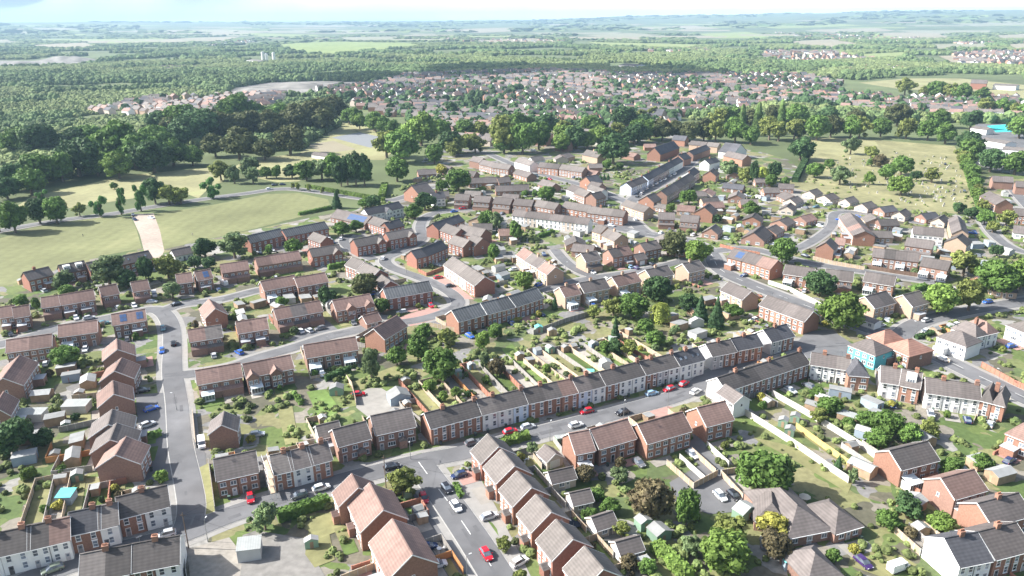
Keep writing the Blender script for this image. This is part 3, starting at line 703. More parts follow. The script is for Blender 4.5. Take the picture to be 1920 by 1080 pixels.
gobj = mb.obj('ground', gm); gobj['kind'] = 'structure'
gobj.data.shade_smooth()
# settled ground under gardens and yards
m_res = patchwork('garden_ground', [(.085, .125, .04), (.185, .185, .085), (.22, .20, .165), (.115, .15, .05), (.15, .135, .10), (.095, .125, .05), (.27, .26, .24), (.145, .165, .065), (.105, .10, .07), (.185, .18, .175), (.19, .18, .09), (.11, .15, .045)], 6.5)
sheet('garden_soil', [(-60, 545), (60, 500), (280, 462), (330, 462), (640, 396), (760, 372), (800, 300), (840, 256), (1060, 244), (1240, 236), (1345, 262), (1480, 300), (1560, 372), (1830, 400), (1850, 330), (1990, 320), (2050, 620), (2100, 1240), (-120, 1240)], m_res, .012)
# fields and parks
sheet('playing_field', [(-40, 455), (0, 447), (60, 427), (205, 405), (245, 408), (256, 430), (266, 466), (200, 478), (120, 500), (48, 528), (-60, 548)], M_field, .03)
sheet('playing_field', [(285, 402), (400, 384), (500, 364), (560, 362), (615, 374), (622, 392), (480, 428), (400, 446), (306, 468), (300, 432)], M_field, .03)
sheet('gravel_track', [(245, 402), (288, 400), (300, 432), (308, 470), (300, 488), (272, 478), (262, 440)], M_dirt, .035)
M_mead = pm('park_grass', (.20, .225, .095), var=.15, scale=.3, var2=.25, scale2=.03, col2=(.26, .25, .13))
sheet('park_meadow', [(30, 388), (60, 368), (180, 342), (225, 330), (330, 320), (420, 312), (420, 340), (395, 350), (372, 372), (320, 352), (250, 372), (120, 392)], M_mead, .03)
sheet('park_meadow', [(440, 312), (470, 298), (560, 288), (600, 262), (650, 245), (760, 262), (720, 300), (640, 300), (560, 340), (520, 342), (470, 332)], M_mead, .034)
sheet('bowling_green', [(573, 272), (625, 264), (668, 280), (610, 288)], M_straw, .045)
sheet('tennis_court', [(622, 258), (675, 248), (742, 264), (694, 277)], pm('court', (.20, .21, .22), var=.08), .05)
for a, b in (((640, 257), (702, 271)), ((655, 254), (718, 268)), ((668, 265), (684, 258))):
    ribbon('court_marking', [g(*a), g(*b)], .5, M_line, .06)
sheet('park_meadow', [(600, 240), (640, 230), (700, 238), (760, 262), (720, 262), (670, 246), (620, 256)], M_mead, .038)
M_cem = pm('cemetery_grass', (.31, .265, .155), var=.2, scale=.3, var2=.25, scale2=.05, col2=(.225, .215, .11))
sheet('cemetery_grass', [(1475, 350), (1505, 300), (1520, 258), (1640, 262), (1790, 274), (1812, 320), (1838, 405), (1760, 398), (1660, 388), (1560, 368)], M_cem, .03)
sheet('churchyard_lawn', [(1512, 262), (1640, 264), (1655, 285), (1600, 295), (1525, 285)], M_mead, .04)
M_path = pm('pale_path', (.40, .38, .36), var=.1)
ribbon('cemetery_path', smooth([g(1775, 300), g(1790, 312), (g(1808, 350)), g(1832, 398)]), 5, M_path, .06)
ribbon('cemetery_path', smooth([g(1520, 284), g(1600, 292), g(1700, 300), g(1780, 302)]), 3.5, M_path, .055)
ribbon('cemetery_path', smooth([g(1500, 340), g(1560, 320), g(1650, 330), g(1780, 345)]), 2.5, M_path, .052)
ribbon('cemetery_path', smooth([g(1530, 286), g(1505, 315), g(1478, 350)]), 5, M_tar, .06)
sheet('park_meadow', [(1300, 240), (1345, 236), (1350, 256), (1305, 262)], M_mead, .03)
sheet('school_field', [(1610, 155), (1700, 147), (1800, 147), (1930, 160), (1960, 196), (1860, 182), (1760, 172), (1680, 166)], M_mead, .03)
sheet('sports_pitch', [(1850, 236), (1905, 232), (1912, 246), (1868, 248)], pm('aqua_turf', (.05, .50, .48), var=.05), .06)
sheet('school_yard', [(1800, 300), (1830, 232), (1960, 232), (1990, 320), (1870, 320)], M_tar, .04)
M_young = pm('young_plantation', (.20, .25, .085), var=.2, scale=.04, var2=.15, scale2=.01)
sheet('plantation_field', [(520, 84), (560, 80), (640, 78), (760, 80), (800, 86), (700, 96), (620, 104), (550, 98)], M_young, .05)
sheet('quarry_floor', [(-60, 118), (0, 114), (60, 114), (110, 111), (180, 113), (140, 119), (60, 122), (-60, 124)], M_quarry, .05)
sheet('quarry_floor', [(412, 188), (440, 165), (500, 155), (600, 152), (700, 154), (690, 166), (610, 178), (540, 180), (420, 196)], M_quarry, .05)
sheet('bare_field', [(-60, 285), (0, 280), (60, 262), (20, 300), (-60, 320)], M_mead, .04)
# far fields
FLD = [((590, 48), (760, 46), (700, 50), (560, 52)), ((520, 58), (660, 56), (780, 60), (640, 64), (500, 62)), ((470, 62), (610, 66), (540, 70), (430, 66)), ((250, 58), (420, 55), (520, 60), (420, 66), (270, 64)), ((350, 72), (450, 68), (430, 76), (310, 80), (240, 77)),
       ((0, 56), (120, 54), (200, 60), (60, 64), (0, 62)), ((210, 74), (310, 72), (300, 80), (200, 82)), ((820, 56), (960, 52), (1010, 56), (900, 62)), ((890, 76), (1000, 72), (1060, 78), (930, 82)), ((1090, 66), (1180, 62), (1240, 66), (1150, 72)),
       ((1100, 79), (1230, 82), (1320, 84), (1290, 92), (1140, 88)), ((1480, 78), (1560, 74), (1620, 84), (1560, 90), (1500, 86)), ((1640, 62), (1760, 60), (1770, 70), (1680, 74)), ((1740, 84), (1850, 82), (1850, 92), (1760, 92)), ((1610, 102), (1700, 98), (1690, 108), (1620, 112)),
       ((1760, 106), (1840, 102), (1850, 114), (1790, 120)), ((1860, 66), (1960, 62), (1980, 72), (1880, 74)), ((1780, 44), (1960, 38), (1970, 46), (1830, 50)), ((1400, 50), (1560, 44), (1620, 48), (1460, 54)), ((1160, 52), (1300, 48), (1350, 54), (1220, 58)), ((60, 84), (160, 80), (180, 88), (90, 92)),
       ((640, 70), (760, 68), (730, 75), (650, 77)), ((1300, 64), (1400, 60), (1440, 66), (1340, 70)), ((1520, 56), (1640, 52), (1680, 58), (1560, 62)), ((1880, 84), (1960, 80), (1970, 90), (1900, 94)), ((1690, 40), (1780, 37), (1740, 42)), ((0, 48), (180, 46), (330, 48), (120, 52)), ((980, 46), (1120, 44), (1090, 49))]
MF = [M_straw, pm('pale_crop', (.24, .235, .16), var=.08, scale=.02), pm('pasture', (.22, .26, .10), var=.1, scale=.02), M_straw]
def drape(pts, mat, lift):
    # far fields follow the swelling ground: one fan of small faces laid just above it
    P = [g(x, y) for x, y in pts]; c = sum(P, Vector())/len(P)
    return P, c
from mathutils.bvhtree import BVHTree
_bv = BVHTree.FromPolygons([Vector(v.co) for v in gobj.data.vertices], [tuple(p.vertices) for p in gobj.data.polygons])
def gz(x, y):
    h = _bv.ray_cast(Vector((x, y, 900)), Vector((0, 0, -1))); return h[0].z if h[0] else 0
def gr(px, py):
    d = CAM @ Vector(((px-960)/F, (540-py)/F, -1)); h = _bv.ray_cast(Vector((0, 0, H)), d.normalized()); return h[0] if h[0] else g(px, py)
_rf = random.Random(3)
for _ in range(60):
    x = _rf.uniform(-40, 1960); y = _rf.uniform(43, 74)-(x-960)*.009; w_ = _rf.uniform(25, 95); h_ = (y-36+(x-960)*.009)*_rf.uniform(.04, .13)+.5; sk = _rf.uniform(-20, 20)
    FLD.append(((x-w_, y), (x+w_, y-_rf.uniform(-1, 1)), (x+w_*.8+sk, y+h_), (x-w_*.7+sk, y+h_*1.1)))
for i, q in enumerate(FLD):
    P = [gr(x, y) for x, y in q]; k = len(P); mb = MB(); N = 8
    c = sum(P, Vector())/k
    ring = []
    for a in range(k):
        for t in range(N): ring.append(P[a]*(1-t/N)+P[(a+1) % k]*(t/N))
    for lv in range(5):
        for v in ring: w = v*(1-lv/5)+c*(lv/5); mb.v.append((w.x, w.y, gz(w.x, w.y)+1.2))
    mb.v.append((c.x, c.y, gz(c.x, c.y)+1.2)); n2 = len(ring)
    for lv in range(4):
        for j in range(n2): a = lv*n2; mb.f.append((a+j, a+(j+1) % n2, a+n2+(j+1) % n2, a+n2+j)); mb.m.append(0)
    for j in range(n2): a = 4*n2; mb.f.append((a+j, a+(j+1) % n2, 5*n2)); mb.m.append(0)
    # keep upward normals
    o = mb.obj('field', MF[i % 4] if i < 28 else MF[_rf.choice((0, 1, 2, 0))]); o['kind'] = 'structure'
    if o.data.polygons[0].normal.z < 0: o.data.flip_normals()

# ================================================================ ROADS
road([(-30, 1130), (60, 1085), (150, 1052), (235, 1030), (330, 1008), (430, 965), (530, 935), (640, 902), (720, 882), (800, 862), (870, 850), (960, 825), (1010, 812), (1120, 784), (1210, 760), (1275, 742), (1310, 722), (1340, 698), (1400, 673), (1455, 654), (1510, 645), (1590, 640)], 6.5)
road([(345, 1003), (362, 960), (352, 900), (338, 840), (334, 780), (330, 740), (322, 700), (324, 650), (322, 610), (305, 583), (275, 580), (190, 600), (120, 612), (50, 635), (-40, 655)], 6)
road([(305, 583), (340, 570), (400, 565), (440, 556), (480, 545), (512, 540)], 5.5)
road([(322, 705), (380, 700), (440, 688), (480, 672), (560, 650), (610, 632), (660, 622), (695, 612)], 5.5)
road([(740, 607), (800, 598), (850, 580), (862, 568), (850, 552), (825, 537), (790, 522), (755, 510), (728, 500), (718, 486), (745, 474), (778, 460), (795, 445), (785, 425), (800, 402), (850, 394), (900, 392), (1000, 397), (1100, 410), (1180, 425)], 5.5)
road([(700, 487), (660, 470), (640, 452), (655, 440)], 5)
road([(1018, 548), (1060, 532), (1120, 520), (1180, 512), (1240, 500), (1285, 488), (1330, 480)], 5)
road([(1115, 520), (1080, 507), (1056, 488), (1040, 468)], 5)
road([(1100, 415), (1167, 430), (1220, 440), (1300, 452), (1335, 475), (1345, 505), (1385, 525), (1440, 547), (1500, 570), (1560, 592), (1620, 614), (1690, 641), (1752, 665), (1815, 697), (1870, 723), (1960, 765)], 8, line=True)
road([(1335, 472), (1400, 463), (1460, 480), (1530, 497), (1615, 509), (1700, 522), (1760, 530)], 5.5)
road([(1450, 478), (1500, 466), (1538, 444), (1563, 422), (1560, 400), (1590, 396), (1650, 404), (1700, 415), (1780, 425)], 5, 1.2)
road([(1680, 636), (1715, 606), (1780, 590), (1850, 577), (1960, 560)], 7)
road([(1215, 440), (1192, 422), (1176, 398), (1182, 374), (1230, 350), (1282, 320), (1300, 300), (1310, 285)], 7)
road([(820, 285), (870, 280), (912, 286), (956, 307), (1003, 324), (1060, 339), (1120, 355), (1176, 380)], 6)
road([(785, 868), (803, 893), (835, 935), (870, 985), (905, 1038), (950, 1110)], 7, line=True)
road([(-60, 445), (60, 422), (120, 412), (210, 402), (285, 388), (390, 372), (470, 362), (525, 353), (580, 357), (650, 368), (720, 378), (755, 372), (810, 350)], 6.5)
road([(1840, 405), (1860, 440), (1900, 470), (1960, 480)], 5)
road([(1890, 345), (1920, 380), (1960, 420)], 6)
NOP = []
def yard(pts, m=None, z=.06, name='yard'): NOP.append(pts); sheet(name, pts, m or M_tar, z)
yard([(668, 742), (690, 728), (715, 728), (735, 740), (757, 766), (748, 772), (700, 790), (668, 765)], M_conc)
yard([(455, 1004), (480, 995), (570, 1010), (588, 1045), (615, 1090), (440, 1120)], pm('worn_tarmac', (.205, .195, .18), var=.2, var2=.15))
yard([(350, 1030), (430, 1008), (455, 1040), (448, 1100), (360, 1110)], M_patio)
yard([(1255, 905), (1330, 862), (1400, 905), (1430, 955), (1330, 965), (1290, 950), (1262, 930)])
yard([(1300, 800), (1320, 830), (1345, 865), (1312, 880), (1290, 850)])
yard([(1490, 648), (1512, 622), (1560, 618), (1600, 650), (1580, 675), (1500, 672)])
yard([(540, 640), (600, 590), (660, 640)], M_tar, .05)
yard([(800, 600), (835, 585), (870, 590), (880, 615), (830, 622)])
yard([(745, 596), (810, 575), (850, 590), (770, 612)], pm('block_paving', (.36, .22, .19), var=.1))
yard([(830, 505), (850, 530), (890, 562), (862, 560), (835, 540), (815, 520)], MATS['block_paving'])
yard([(1060, 790), (1210, 752), (1290, 770), (1240, 800), (1190, 800), (1170, 790)], MATS['block_paving'], .05)
yard([(340, 745), (345, 800), (385, 850), (392, 935), (350, 905)], M_tar, .055)
yard([(255, 740), (330, 735), (340, 900), (265, 905)], M_tar, .052)
yard([(1420, 355), (1480, 355), (1520, 372), (1500, 395), (1440, 380)], M_conc, .05)
yard([(810, 905), (838, 950), (870, 1010), (890, 1075), (830, 1080), (775, 990), (760, 920)], M_tar, .05)
yard([(885, 870), (905, 905), (935, 960), (975, 1040), (1000, 1090), (960, 1095), (915, 1020), (870, 950), (848, 905)], M_pave, .05)
def lawn(pts, m=None): sheet('lawn', pts, m or M_lawn2, .075)
lawn([(572, 1040), (580, 990), (612, 975), (628, 1050), (590, 1065)]); lawn([(560, 985), (620, 960), (650, 990), (600, 1010)]); lawn([(722, 870), (790, 850), (800, 866), (735, 886)], M_lawn)
lawn([(368, 880), (392, 868), (405, 960), (385, 965)]); lawn([(1175, 792), (1210, 775), (1230, 778), (1195, 800)]); lawn([(1250, 768), (1285, 757), (1300, 765), (1270, 775)])
lawn([(1590, 1060), (1600, 1025), (1670, 1030), (1720, 1060), (1660, 1085)]); lawn([(1410, 820), (1500, 840), (1600, 900), (1590, 925), (1500, 870)]); lawn([(1480, 770), (1560, 830), (1640, 880), (1620, 900), (1480, 800)])
lawn([(650, 720), (745, 685), (760, 705), (665, 735)]); lawn([(1720, 655), (1760, 640), (1770, 655), (1740, 665)]); lawn([(757, 490), (780, 485), (860, 515), (800, 520), (760, 505)]); lawn([(1225, 505), (1280, 485), (1300, 500), (1240, 515)], M_lawn)
lawn([(940, 655), (985, 710), (1005, 700), (960, 645)], M_lawn); lawn([(575, 735), (610, 730), (640, 770), (600, 790)], M_lawn); lawn([(520, 765), (548, 760), (560, 830), (535, 835)]); lawn([(1835, 430), (1858, 428), (1868, 445), (1840, 446)], M_lawn)
lawn([(900, 880), (880, 905), (895, 930), (912, 925)], M_lawn); lawn([(930, 985), (905, 970), (915, 1000), (935, 1005)], M_lawn)

# ================================================================ HOUSES (pixel ends of the camera-side eave)
PL = 'in the long curved terrace'
TL0 = dict(d=7.5, roof='d', style='t', place=PL, garden='strip', eave=5.2)
row(808, 803, 904, 777, walls='BBB', opts='X', **TL0); row(905, 777, 991, 756, walls='WWLW'[:3], opts='X', **TL0)
row(992, 756, 1085, 735, walls='BBB', opts='X', **TL0); row(1086, 735, 1136, 722, walls='LW', opts='X', **TL0)
row(1137, 722, 1211, 702, walls='BWW', opts='X', **TL0); row(1212, 702, 1275, 686, walls='BGW', opts='X', **TL0); row(1276, 686, 1321, 674, walls='WW', opts='KX', **dict(TL0, roof='k'))
P2 = 'in the terrace right of the junction'
row(1336, 668, 1381, 659, walls='GB', roof='d', d=7.5, style='t', place=P2); row(1383, 657, 1430, 648, walls='BB', roof='k', d=7.5, style='t', place=P2); row(1447, 641, 1489, 630, walls='GB', roof='k', d=8, style='t', place=P2)
P3 = 'in the terrace behind the white gable'
row(1362, 733, 1518, 681, walls='WbbbB', roof='d', d=7.5, style='t', place=P3, opts='')
row(1345, 736, 1376, 757, walls='W', roof='n', d=5.5, style='s', place='below '+P3[3:], eave=4.6)
PB = 'in the terrace at the bottom left'
row(0, 1042, 54, 1030, walls='W', roof='d', d=8, style='t', place=PB, opts='X', garden='long'); row(54, 1030, 130, 1012, walls='WW', roof='d', d=8, style='t', place=PB, opts='X', garden='long')
row(130, 1003, 187, 991, walls='BB'[:1], roof='k', d=8, style='t', place=PB, opts='X', garden='long'); row(187, 991, 221, 983, walls='W', roof='g', d=8, style='t', place=PB, garden='long'); row(-62, 1056, -1, 1042, walls='W', roof='d', d=8, style='t', place=PB)
row(223, 972, 317, 948, walls='BW', roof='d', d=8, style='t', place=PB)
PC = 'in the cut-off row at the bottom left'
row(150, 1093, 243, 1074, walls='WB', roof='d', d=9, style='t', place=PC); row(245, 1073, 335, 1056, walls='BW', roof='d', d=9, style='t', place=PC)
PD = 'in the three-house terrace by the scaffold'
row(514, 889, 549, 881, walls='B', roof='g', d=8, style='t', place=PD); row(549, 881, 586, 871, walls='W', roof='n', d=8, style='t', place=PD, opts='c'); row(586, 871, 622, 861, walls='B', roof='n', d=8, style='t', place=PD)
row(635, 837, 695, 821, walls='b', roof='n', d=8, style='s', opts='P', place='left of the gravel-yard house'); row(600, 822, 640, 812, walls='G', roof='g', d=6, eave=4, place='behind the brown house')
row(705, 815, 779, 799, walls='b', roof='n', d=9, style='s', opts='P', place='below the concrete yard')
row(407, 901, 484, 884, walls='BB', roof='n', d=9, style='s', place='beside the estate road bottom left', opts='a')
row(391, 815, 444, 808, walls='b', roof='n', kind='g', D=7, place='beside the white caravan')
PE = 'in the staggered tan group'
row(625, 924, 636, 949, walls='B', roof='t', d=9, rh=3.4, style='s', place=PE, opts='P'); row(654, 946, 677, 997, walls='BB', roof='t', d=10, rh=3.8, style='s', place=PE, opts='P'); row(694, 1018, 728, 1086, walls='BB', roof='t', d=10, rh=3.8, style='s', place=PE)
PG = 'in the stepped grey-roofed row'
G0 = dict(roof='g', d=9, rh=3.4, style='m', place=PG)
row(884, 846, 903, 869, walls='R', opts='P', **G0); row(908, 876, 931, 906, walls='B', opts='P', **G0); row(937, 919, 962, 949, walls='B', opts='P', **G0); row(971, 965, 997, 997, walls='B', opts='P', **G0); row(1007, 1014, 1036, 1050, walls='R', opts='P', **G0); row(1058, 1066, 1090, 1108, walls='R', **G0)
PF = 'in the tan row below the long terrace'
F0 = dict(roof='t', d=8.5, rh=3.2, style='s', place=PF, garden='short')
row(1080, 851, 1115, 844, walls='B', **F0); row(1124, 841, 1192, 821, walls='BB', **F0); row(1214, 831, 1296, 807, walls='BB', **F0); row(1325, 799, 1375, 786, walls='B', **F0)
for q in ((1036, 906, 1080, 896), (1076, 947, 1112, 939), (1120, 994, 1157, 982), (1165, 1042, 1207, 1030), (1008, 850, 1026, 866)):
    row(*q, walls='P', roof='n', d=4.6, eave=2.4, rh=1.6, style='e', cat='garage', place='behind the stepped grey-roofed row', n=1)
PH = 'in the gable column of the left estate'
for q in ((193, 677, 253, 666, 't'), (187, 716, 250, 709, 't'), (184, 764, 250, 750, 't'), (166, 822, 248, 808, 'n'), (170, 850, 252, 838, 'n'), (181, 877, 262, 869, 't')):
    row(*q[:4], walls='b', roof=q[4], kind='g', D=9 if q[1] < 800 else 8, rh=3, style='s', place=PH, opts='')
PI = 'at the left edge of the photo'
row(-22, 730, 42, 722, walls='bb', roof='t', kind='g', D=16, rh=3, place=PI); row(-28, 785, 18, 778, walls='b', roof='t', kind='g', D=9, rh=3, place=PI); row(12, 661, 96, 649, walls='bb', roof='t', place=PI)
PJ = 'on the left estate'
row(110, 632, 182, 622, walls='bb', roof='t', place=PJ, opts='aC'); row(212, 610, 274, 600, walls='bb', roof='t', place=PJ, opts='S'); row(356, 641, 417, 631, walls='bb', roof='t', place=PJ, opts='aG'); row(447, 625, 503, 616, walls='bb', roof='t', place=PJ, opts='a')
row(0, 596, 27, 592, walls='b', roof='t', place=PJ, n=1); row(27, 596, 56, 591, walls='b', roof='t', place=PJ); row(79, 577, 114, 572, walls='b', roof='t', place=PJ, opts='G'); row(115, 572, 178, 561, walls='bb', roof='t', place=PJ, opts='a'); row(192, 556, 223, 550, walls='b', roof='t', place=PJ, opts='G')
row(250, 547, 280, 542, walls='b', roof='t', place=PJ, opts='aG'); row(333, 532, 361, 528, walls='b', roof='t', place=PJ); row(371, 526, 399, 521, walls='b', roof='t', place=PJ, opts='S'); row(417, 512, 467, 505, walls='bb', roof='t', place=PJ, opts='G')
row(385, 597, 426, 589, walls='B', roof='t', kind='g', D=11, rh=3, place=PJ); row(371, 721, 454, 706, walls='bb', roof='t', place=PJ, opts='GC'); row(462, 708, 550, 690, walls='bb', roof='t', place=PJ, opts='ZC'); row(575, 671, 671, 655, walls='bbb', roof='t', place=PJ, opts='C')
row(484, 499, 565, 486, walls='bbb', roof='t', place=PJ, opts='G'); row(496, 545, 558, 533, walls='bb', roof='t', place=PJ, opts='C'); row(559, 538, 615, 528, walls='bb', roof='t', place=PJ); row(520, 599, 605, 583, walls='bbb', roof='t', place=PJ, opts='G'); row(631, 583, 700, 570, walls='bb', roof='t', place=PJ, opts='YP')
row(688, 607, 715, 600, walls='b', roof='t', d=6, eave=2.6, cat='bungalow', place=PJ); row(684, 628, 721, 636, walls='B', roof='t', kind='g', D=13, rh=3, place=PJ)
PK = 'along the playing field edge'
row(54, 526, 100, 515, walls='RR', roof='n', place=PK, opts='c'); row(116, 513, 163, 504, walls='bb', roof='n', place=PK, opts='DK'); row(169, 508, 208, 500, walls='R', roof='n', place=PK); row(222, 498, 286, 484, walls='RR', roof='n', place=PK, opts='K'); row(328, 481, 362, 474, walls='W', roof='n', d=7, eave=2.8, cat='bungalow', place=PK)
row(470, 456, 534, 441, walls='RRR', roof='s', style='m', place=PK); row(537, 444, 616, 428, walls='RRR', roof='s', style='m', place=PK)
PM = 'on the red brick estate'
row(577, 447, 601, 456, walls='R', roof='g', d=7, style='m', place=PM); row(586, 482, 641, 473, walls='R', roof='g', style='m', opts='Y', place=PM); row(670, 463, 722, 453, walls='R', roof='g', style='m', opts='Y', place=PM); row(690, 418, 720, 428, walls='R', roof='g', style='m', place=PM)
row(730, 430, 758, 423, walls='R', roof='k', style='m', place=PM); row(731, 450, 779, 441, walls='R', roof='g', style='m', opts='Y', place=PM); row(620, 407, 684, 421, walls='b', roof='n', d=10, eave=3, opts='S', cat='bungalow', place=PM)
row(822, 431, 871, 414, walls='R', roof='k', style='m', place=PM); row(825, 432, 852, 442, walls='R', roof='g', style='m', place=PM); row(840, 455, 868, 464, walls='R', roof='g', style='m', place=PM); row(872, 455, 890, 462, walls='R', roof='g', d=9, style='m', place=PM); row(899, 446, 922, 438, walls='R', roof='g', kind='g', D=16, style='m', place=PM)
row(781, 485, 801, 480, walls='R', roof='k', style='m', place=PM); row(802, 480, 840, 464, walls='RR', roof='k', style='m', place=PM); row(832, 497, 890, 536, walls='PPPR', roof='g', d=9, style='m', place=PM)
row(647, 497, 669, 506, walls='R', roof='g', style='m', place=PM); row(670, 509, 697, 521, walls='R', roof='g', style='m', place=PM); row(698, 526, 717, 540, walls='R', roof='g', d=7, eave=3.4, style='m', place=PM)
row(726, 560, 811, 545, walls='RRR', roof='s', style='m', place=PM)
PN = 'above the long back gardens'
row(860, 603, 911, 589, walls='BB', roof='s', style='m', d=8.5, place=PN); row(914, 589, 967, 575, walls='BB', roof='s', style='m', d=8.5, place=PN); row(968, 575, 1019, 558, walls='BB', roof='s', style='m', d=8.5, place=PN)
PO = 'around the central cul-de-sac'
row(1060, 557, 1089, 551, walls='C', roof='t', place=PO, opts='cC'); row(1096, 549, 1143, 540, walls='CC', roof='n', place=PO, opts='cC'); row(1159, 537, 1202, 527, walls='CC', roof='t', place=PO, opts='cC'); row(1222, 523, 1262, 514, walls='CC', roof='n', place=PO, opts='c'); row(1292, 511, 1322, 504, walls='C', roof='t', place=PO, opts='c')
row(968, 478, 984, 488, walls='C', roof='t', place=PO); row(984, 489, 1007, 502, walls='CC', roof='n', place=PO, opts='c'); row(1008, 505, 1026, 515, walls='C', roof='t', place=PO, opts='c'); row(1099, 491, 1127, 486, walls='C', roof='n', place=PO, opts='cG'); row(1150, 483, 1187, 476, walls='bb', roof='t', place=PO, opts='c'); row(1210, 471, 1240, 465, walls='b', roof='n', place=PO, opts='c')
row(1195, 489, 1214, 485, walls='b', roof='n', d=6, eave=2.6, cat='garage', style='g', place=PO)
row(1110, 433, 1126, 438, walls='C', roof='g', place=PO); row(1128, 441, 1152, 452, walls='CC', roof='g', place=PO, opts='c')
PQ = 'near the upper centre'
row(852, 375, 878, 376, walls='b', roof='n', place=PQ, opts='G'); row(887, 378, 917, 380, walls='b', roof='n', place=PQ, opts='G'); row(924, 381, 956, 384, walls='b', roof='n', place=PQ, opts='G'); row(962, 384, 996, 387, walls='b', roof='n', place=PQ, opts='G'); row(1000, 386, 1040, 393, walls='bb', roof='g', place=PQ)
row(1053, 389, 1100, 397, walls='BB', roof='g', place=PQ, opts=''); row(1101, 399, 1168, 407, walls='BBB', roof='g', place=PQ, opts='c')
row(960, 404, 1102, 421, walls='WPWWPW', roof='n', d=7, style='t', place='in the white terrace at upper centre', opts='')
row(1165, 384, 1207, 398, walls='CC', roof='g', d=7, place=PQ); row(1235, 411, 1265, 412, walls='b', roof='n', place=PQ, opts='G'); row(1275, 415, 1308, 418, walls='b', roof='n', place=PQ, opts='G')
row(1197, 376, 1226, 380, walls='B', roof='n', kind='g', D=10, place=PQ); row(1302, 398, 1336, 402, walls='B', roof='n', kind='g', D=10, place=PQ); row(1226, 388, 1248, 392, walls='b', roof='g', d=5, eave=2.6, cat='bungalow', place=PQ); row(1316, 436, 1346, 440, walls='b', roof='n', kind='g', D=9, eave=2.8, cat='bungalow', opts='v', place=PQ); row(1390, 447, 1433, 453, walls='b', roof='n', kind='g', D=16, eave=2.8, cat='bungalow', opts='v', place=PQ)
row(1087, 340, 1110, 345, walls='B', roof='k', kind='g', D=10, place=PQ); row(1125, 362, 1140, 360, walls='W', roof='g', place=PQ, kind='g', D=14)
row(1101, 350, 1120, 354, walls='b', roof='n', place=PQ); row(1098, 370, 1118, 374, walls='b', roof='n', kind='g', D=9, place=PQ); row(1076, 362, 1096, 369, walls='b', roof='g', place=PQ)
row(1140, 383, 1172, 370, walls='WW', roof='g', d=8, place=PQ) if False else None
PR = 'on the terrace street climbing uphill'
row(1184, 352, 1214, 340, walls='LWL', roof='n', d=8, style='t', place=PR); row(1216, 338, 1281, 302, walls='LbbbWWW', roof='k', d=8, style='t', place=PR); row(1251, 368, 1304, 334, walls='bbbbb', roof='n', d=8.5, style='t', place=PR)
row(1300, 330, 1312, 322, walls='W', roof='k', place=PR); row(1282, 300, 1296, 296, walls='b', roof='k', d=10, place=PR, opts='c'); row(1300, 291, 1332, 279, walls='bb', roof='k', place=PR, opts='c'); row(1330, 308, 1350, 303, walls='WW', roof='k', place=PR, opts='c'); row(1318, 328, 1342, 330, walls='B', roof='n', kind='g', D=11, place=PR)
row(1354, 352, 1392, 356, walls='b', roof='k', d=7, eave=2.6, cat='bungalow', place=PR); row(1376, 288, 1400, 283, walls='WW', roof='k', kind='g', D=14, place=PR, opts='c'); row(1356, 292, 1392, 300, walls='B', roof='n', d=9, place=PR); row(1292, 271, 1322, 274, walls='C', roof='n', place=PR, opts='c'); row(1324, 274, 1345, 276, walls='C', roof='g', place=PR)
row(1238, 290, 1274, 277, walls='B', roof='k', d=11, eave=5.5, rh=5, cat='hall', place='beside the uphill terrace street')
row(965, 303, 993, 311, walls='W', roof='g', place=PQ); row(1000, 303, 1022, 300, walls='W', roof='g', place=PQ); row(1008, 313, 1046, 317, walls='BBB', roof='n', place=PQ); row(1048, 317, 1091, 323, walls='bb', roof='g', place=PQ, opts='')
row(880, 301, 899, 305, walls='b', roof='n', place=PQ); row(898, 308, 921, 313, walls='b', roof='n', place=PQ); row(921, 314, 953, 318, walls='bb', roof='g', place=PQ); row(818, 316, 838, 321, walls='b', roof='n', eave=3, cat='bungalow', place=PQ); row(838, 326, 888, 331, walls='bb', roof='n', eave=3, cat='bungalow', place=PQ)
row(785, 328, 818, 326, walls='b', roof='n', eave=3, cat='bungalow', place=PQ); row(880, 344, 935, 342, walls='bb', roof='n', eave=3, cat='bungalow', place=PQ); row(936, 343, 958, 341, walls='b', roof='n', eave=3, cat='bungalow', place=PQ); row(930, 359, 992, 357, walls='bb', roof='n', eave=3, cat='bungalow', place=PQ); row(962, 325, 988, 333, walls='b', roof='n', eave=3, cat='bungalow', place=PQ); row(1008, 345, 1032, 353, walls='b', roof='n', eave=3, cat='bungalow', place=PQ); row(1062, 355, 1085, 364, walls='W', roof='n', place=PQ)
row(757, 361, 788, 368, walls='B', roof='n', kind='g', D=12, place=PQ) ; row(812, 373, 835, 371, walls='W', roof='k', place=PQ, opts='c'); row(690, 403, 722, 397, walls='W', roof='k', d=8, place=PM); row(722, 397, 756, 389, walls='W', roof='k', d=8, place=PM, opts='Z')
PS = 'on the right-hand hill'
row(1364, 482, 1390, 489, walls='B', roof='n', d=9, place=PS, opts='S'); row(1391, 489, 1444, 505, walls='BB', roof='n', d=9, place=PS); row(1351, 544, 1392, 562, walls='CC', roof='n', place=PS, opts=''); row(1424, 572, 1508, 603, walls='BBBB', roof='n', d=8.5, place=PS)
row(1469, 513, 1523, 521, walls='BB', roof='n', place=PS, opts='C'); row(1547, 522, 1598, 528, walls='BB', roof='n', place=PS, opts='G'); row(1619, 527, 1675, 536, walls='BB', roof='n', place=PS, opts='C')
row(1636, 481, 1722, 491, walls='bbbb', roof='n', place=PS, opts='C'); row(1725, 498, 1776, 507, walls='bbb', roof='n', place=PS, opts='C'); row(1697, 460, 1747, 467, walls='bb', roof='n', place=PS, opts='G'); row(1712, 438, 1769, 443, walls='WWW', roof='n', place=PS)
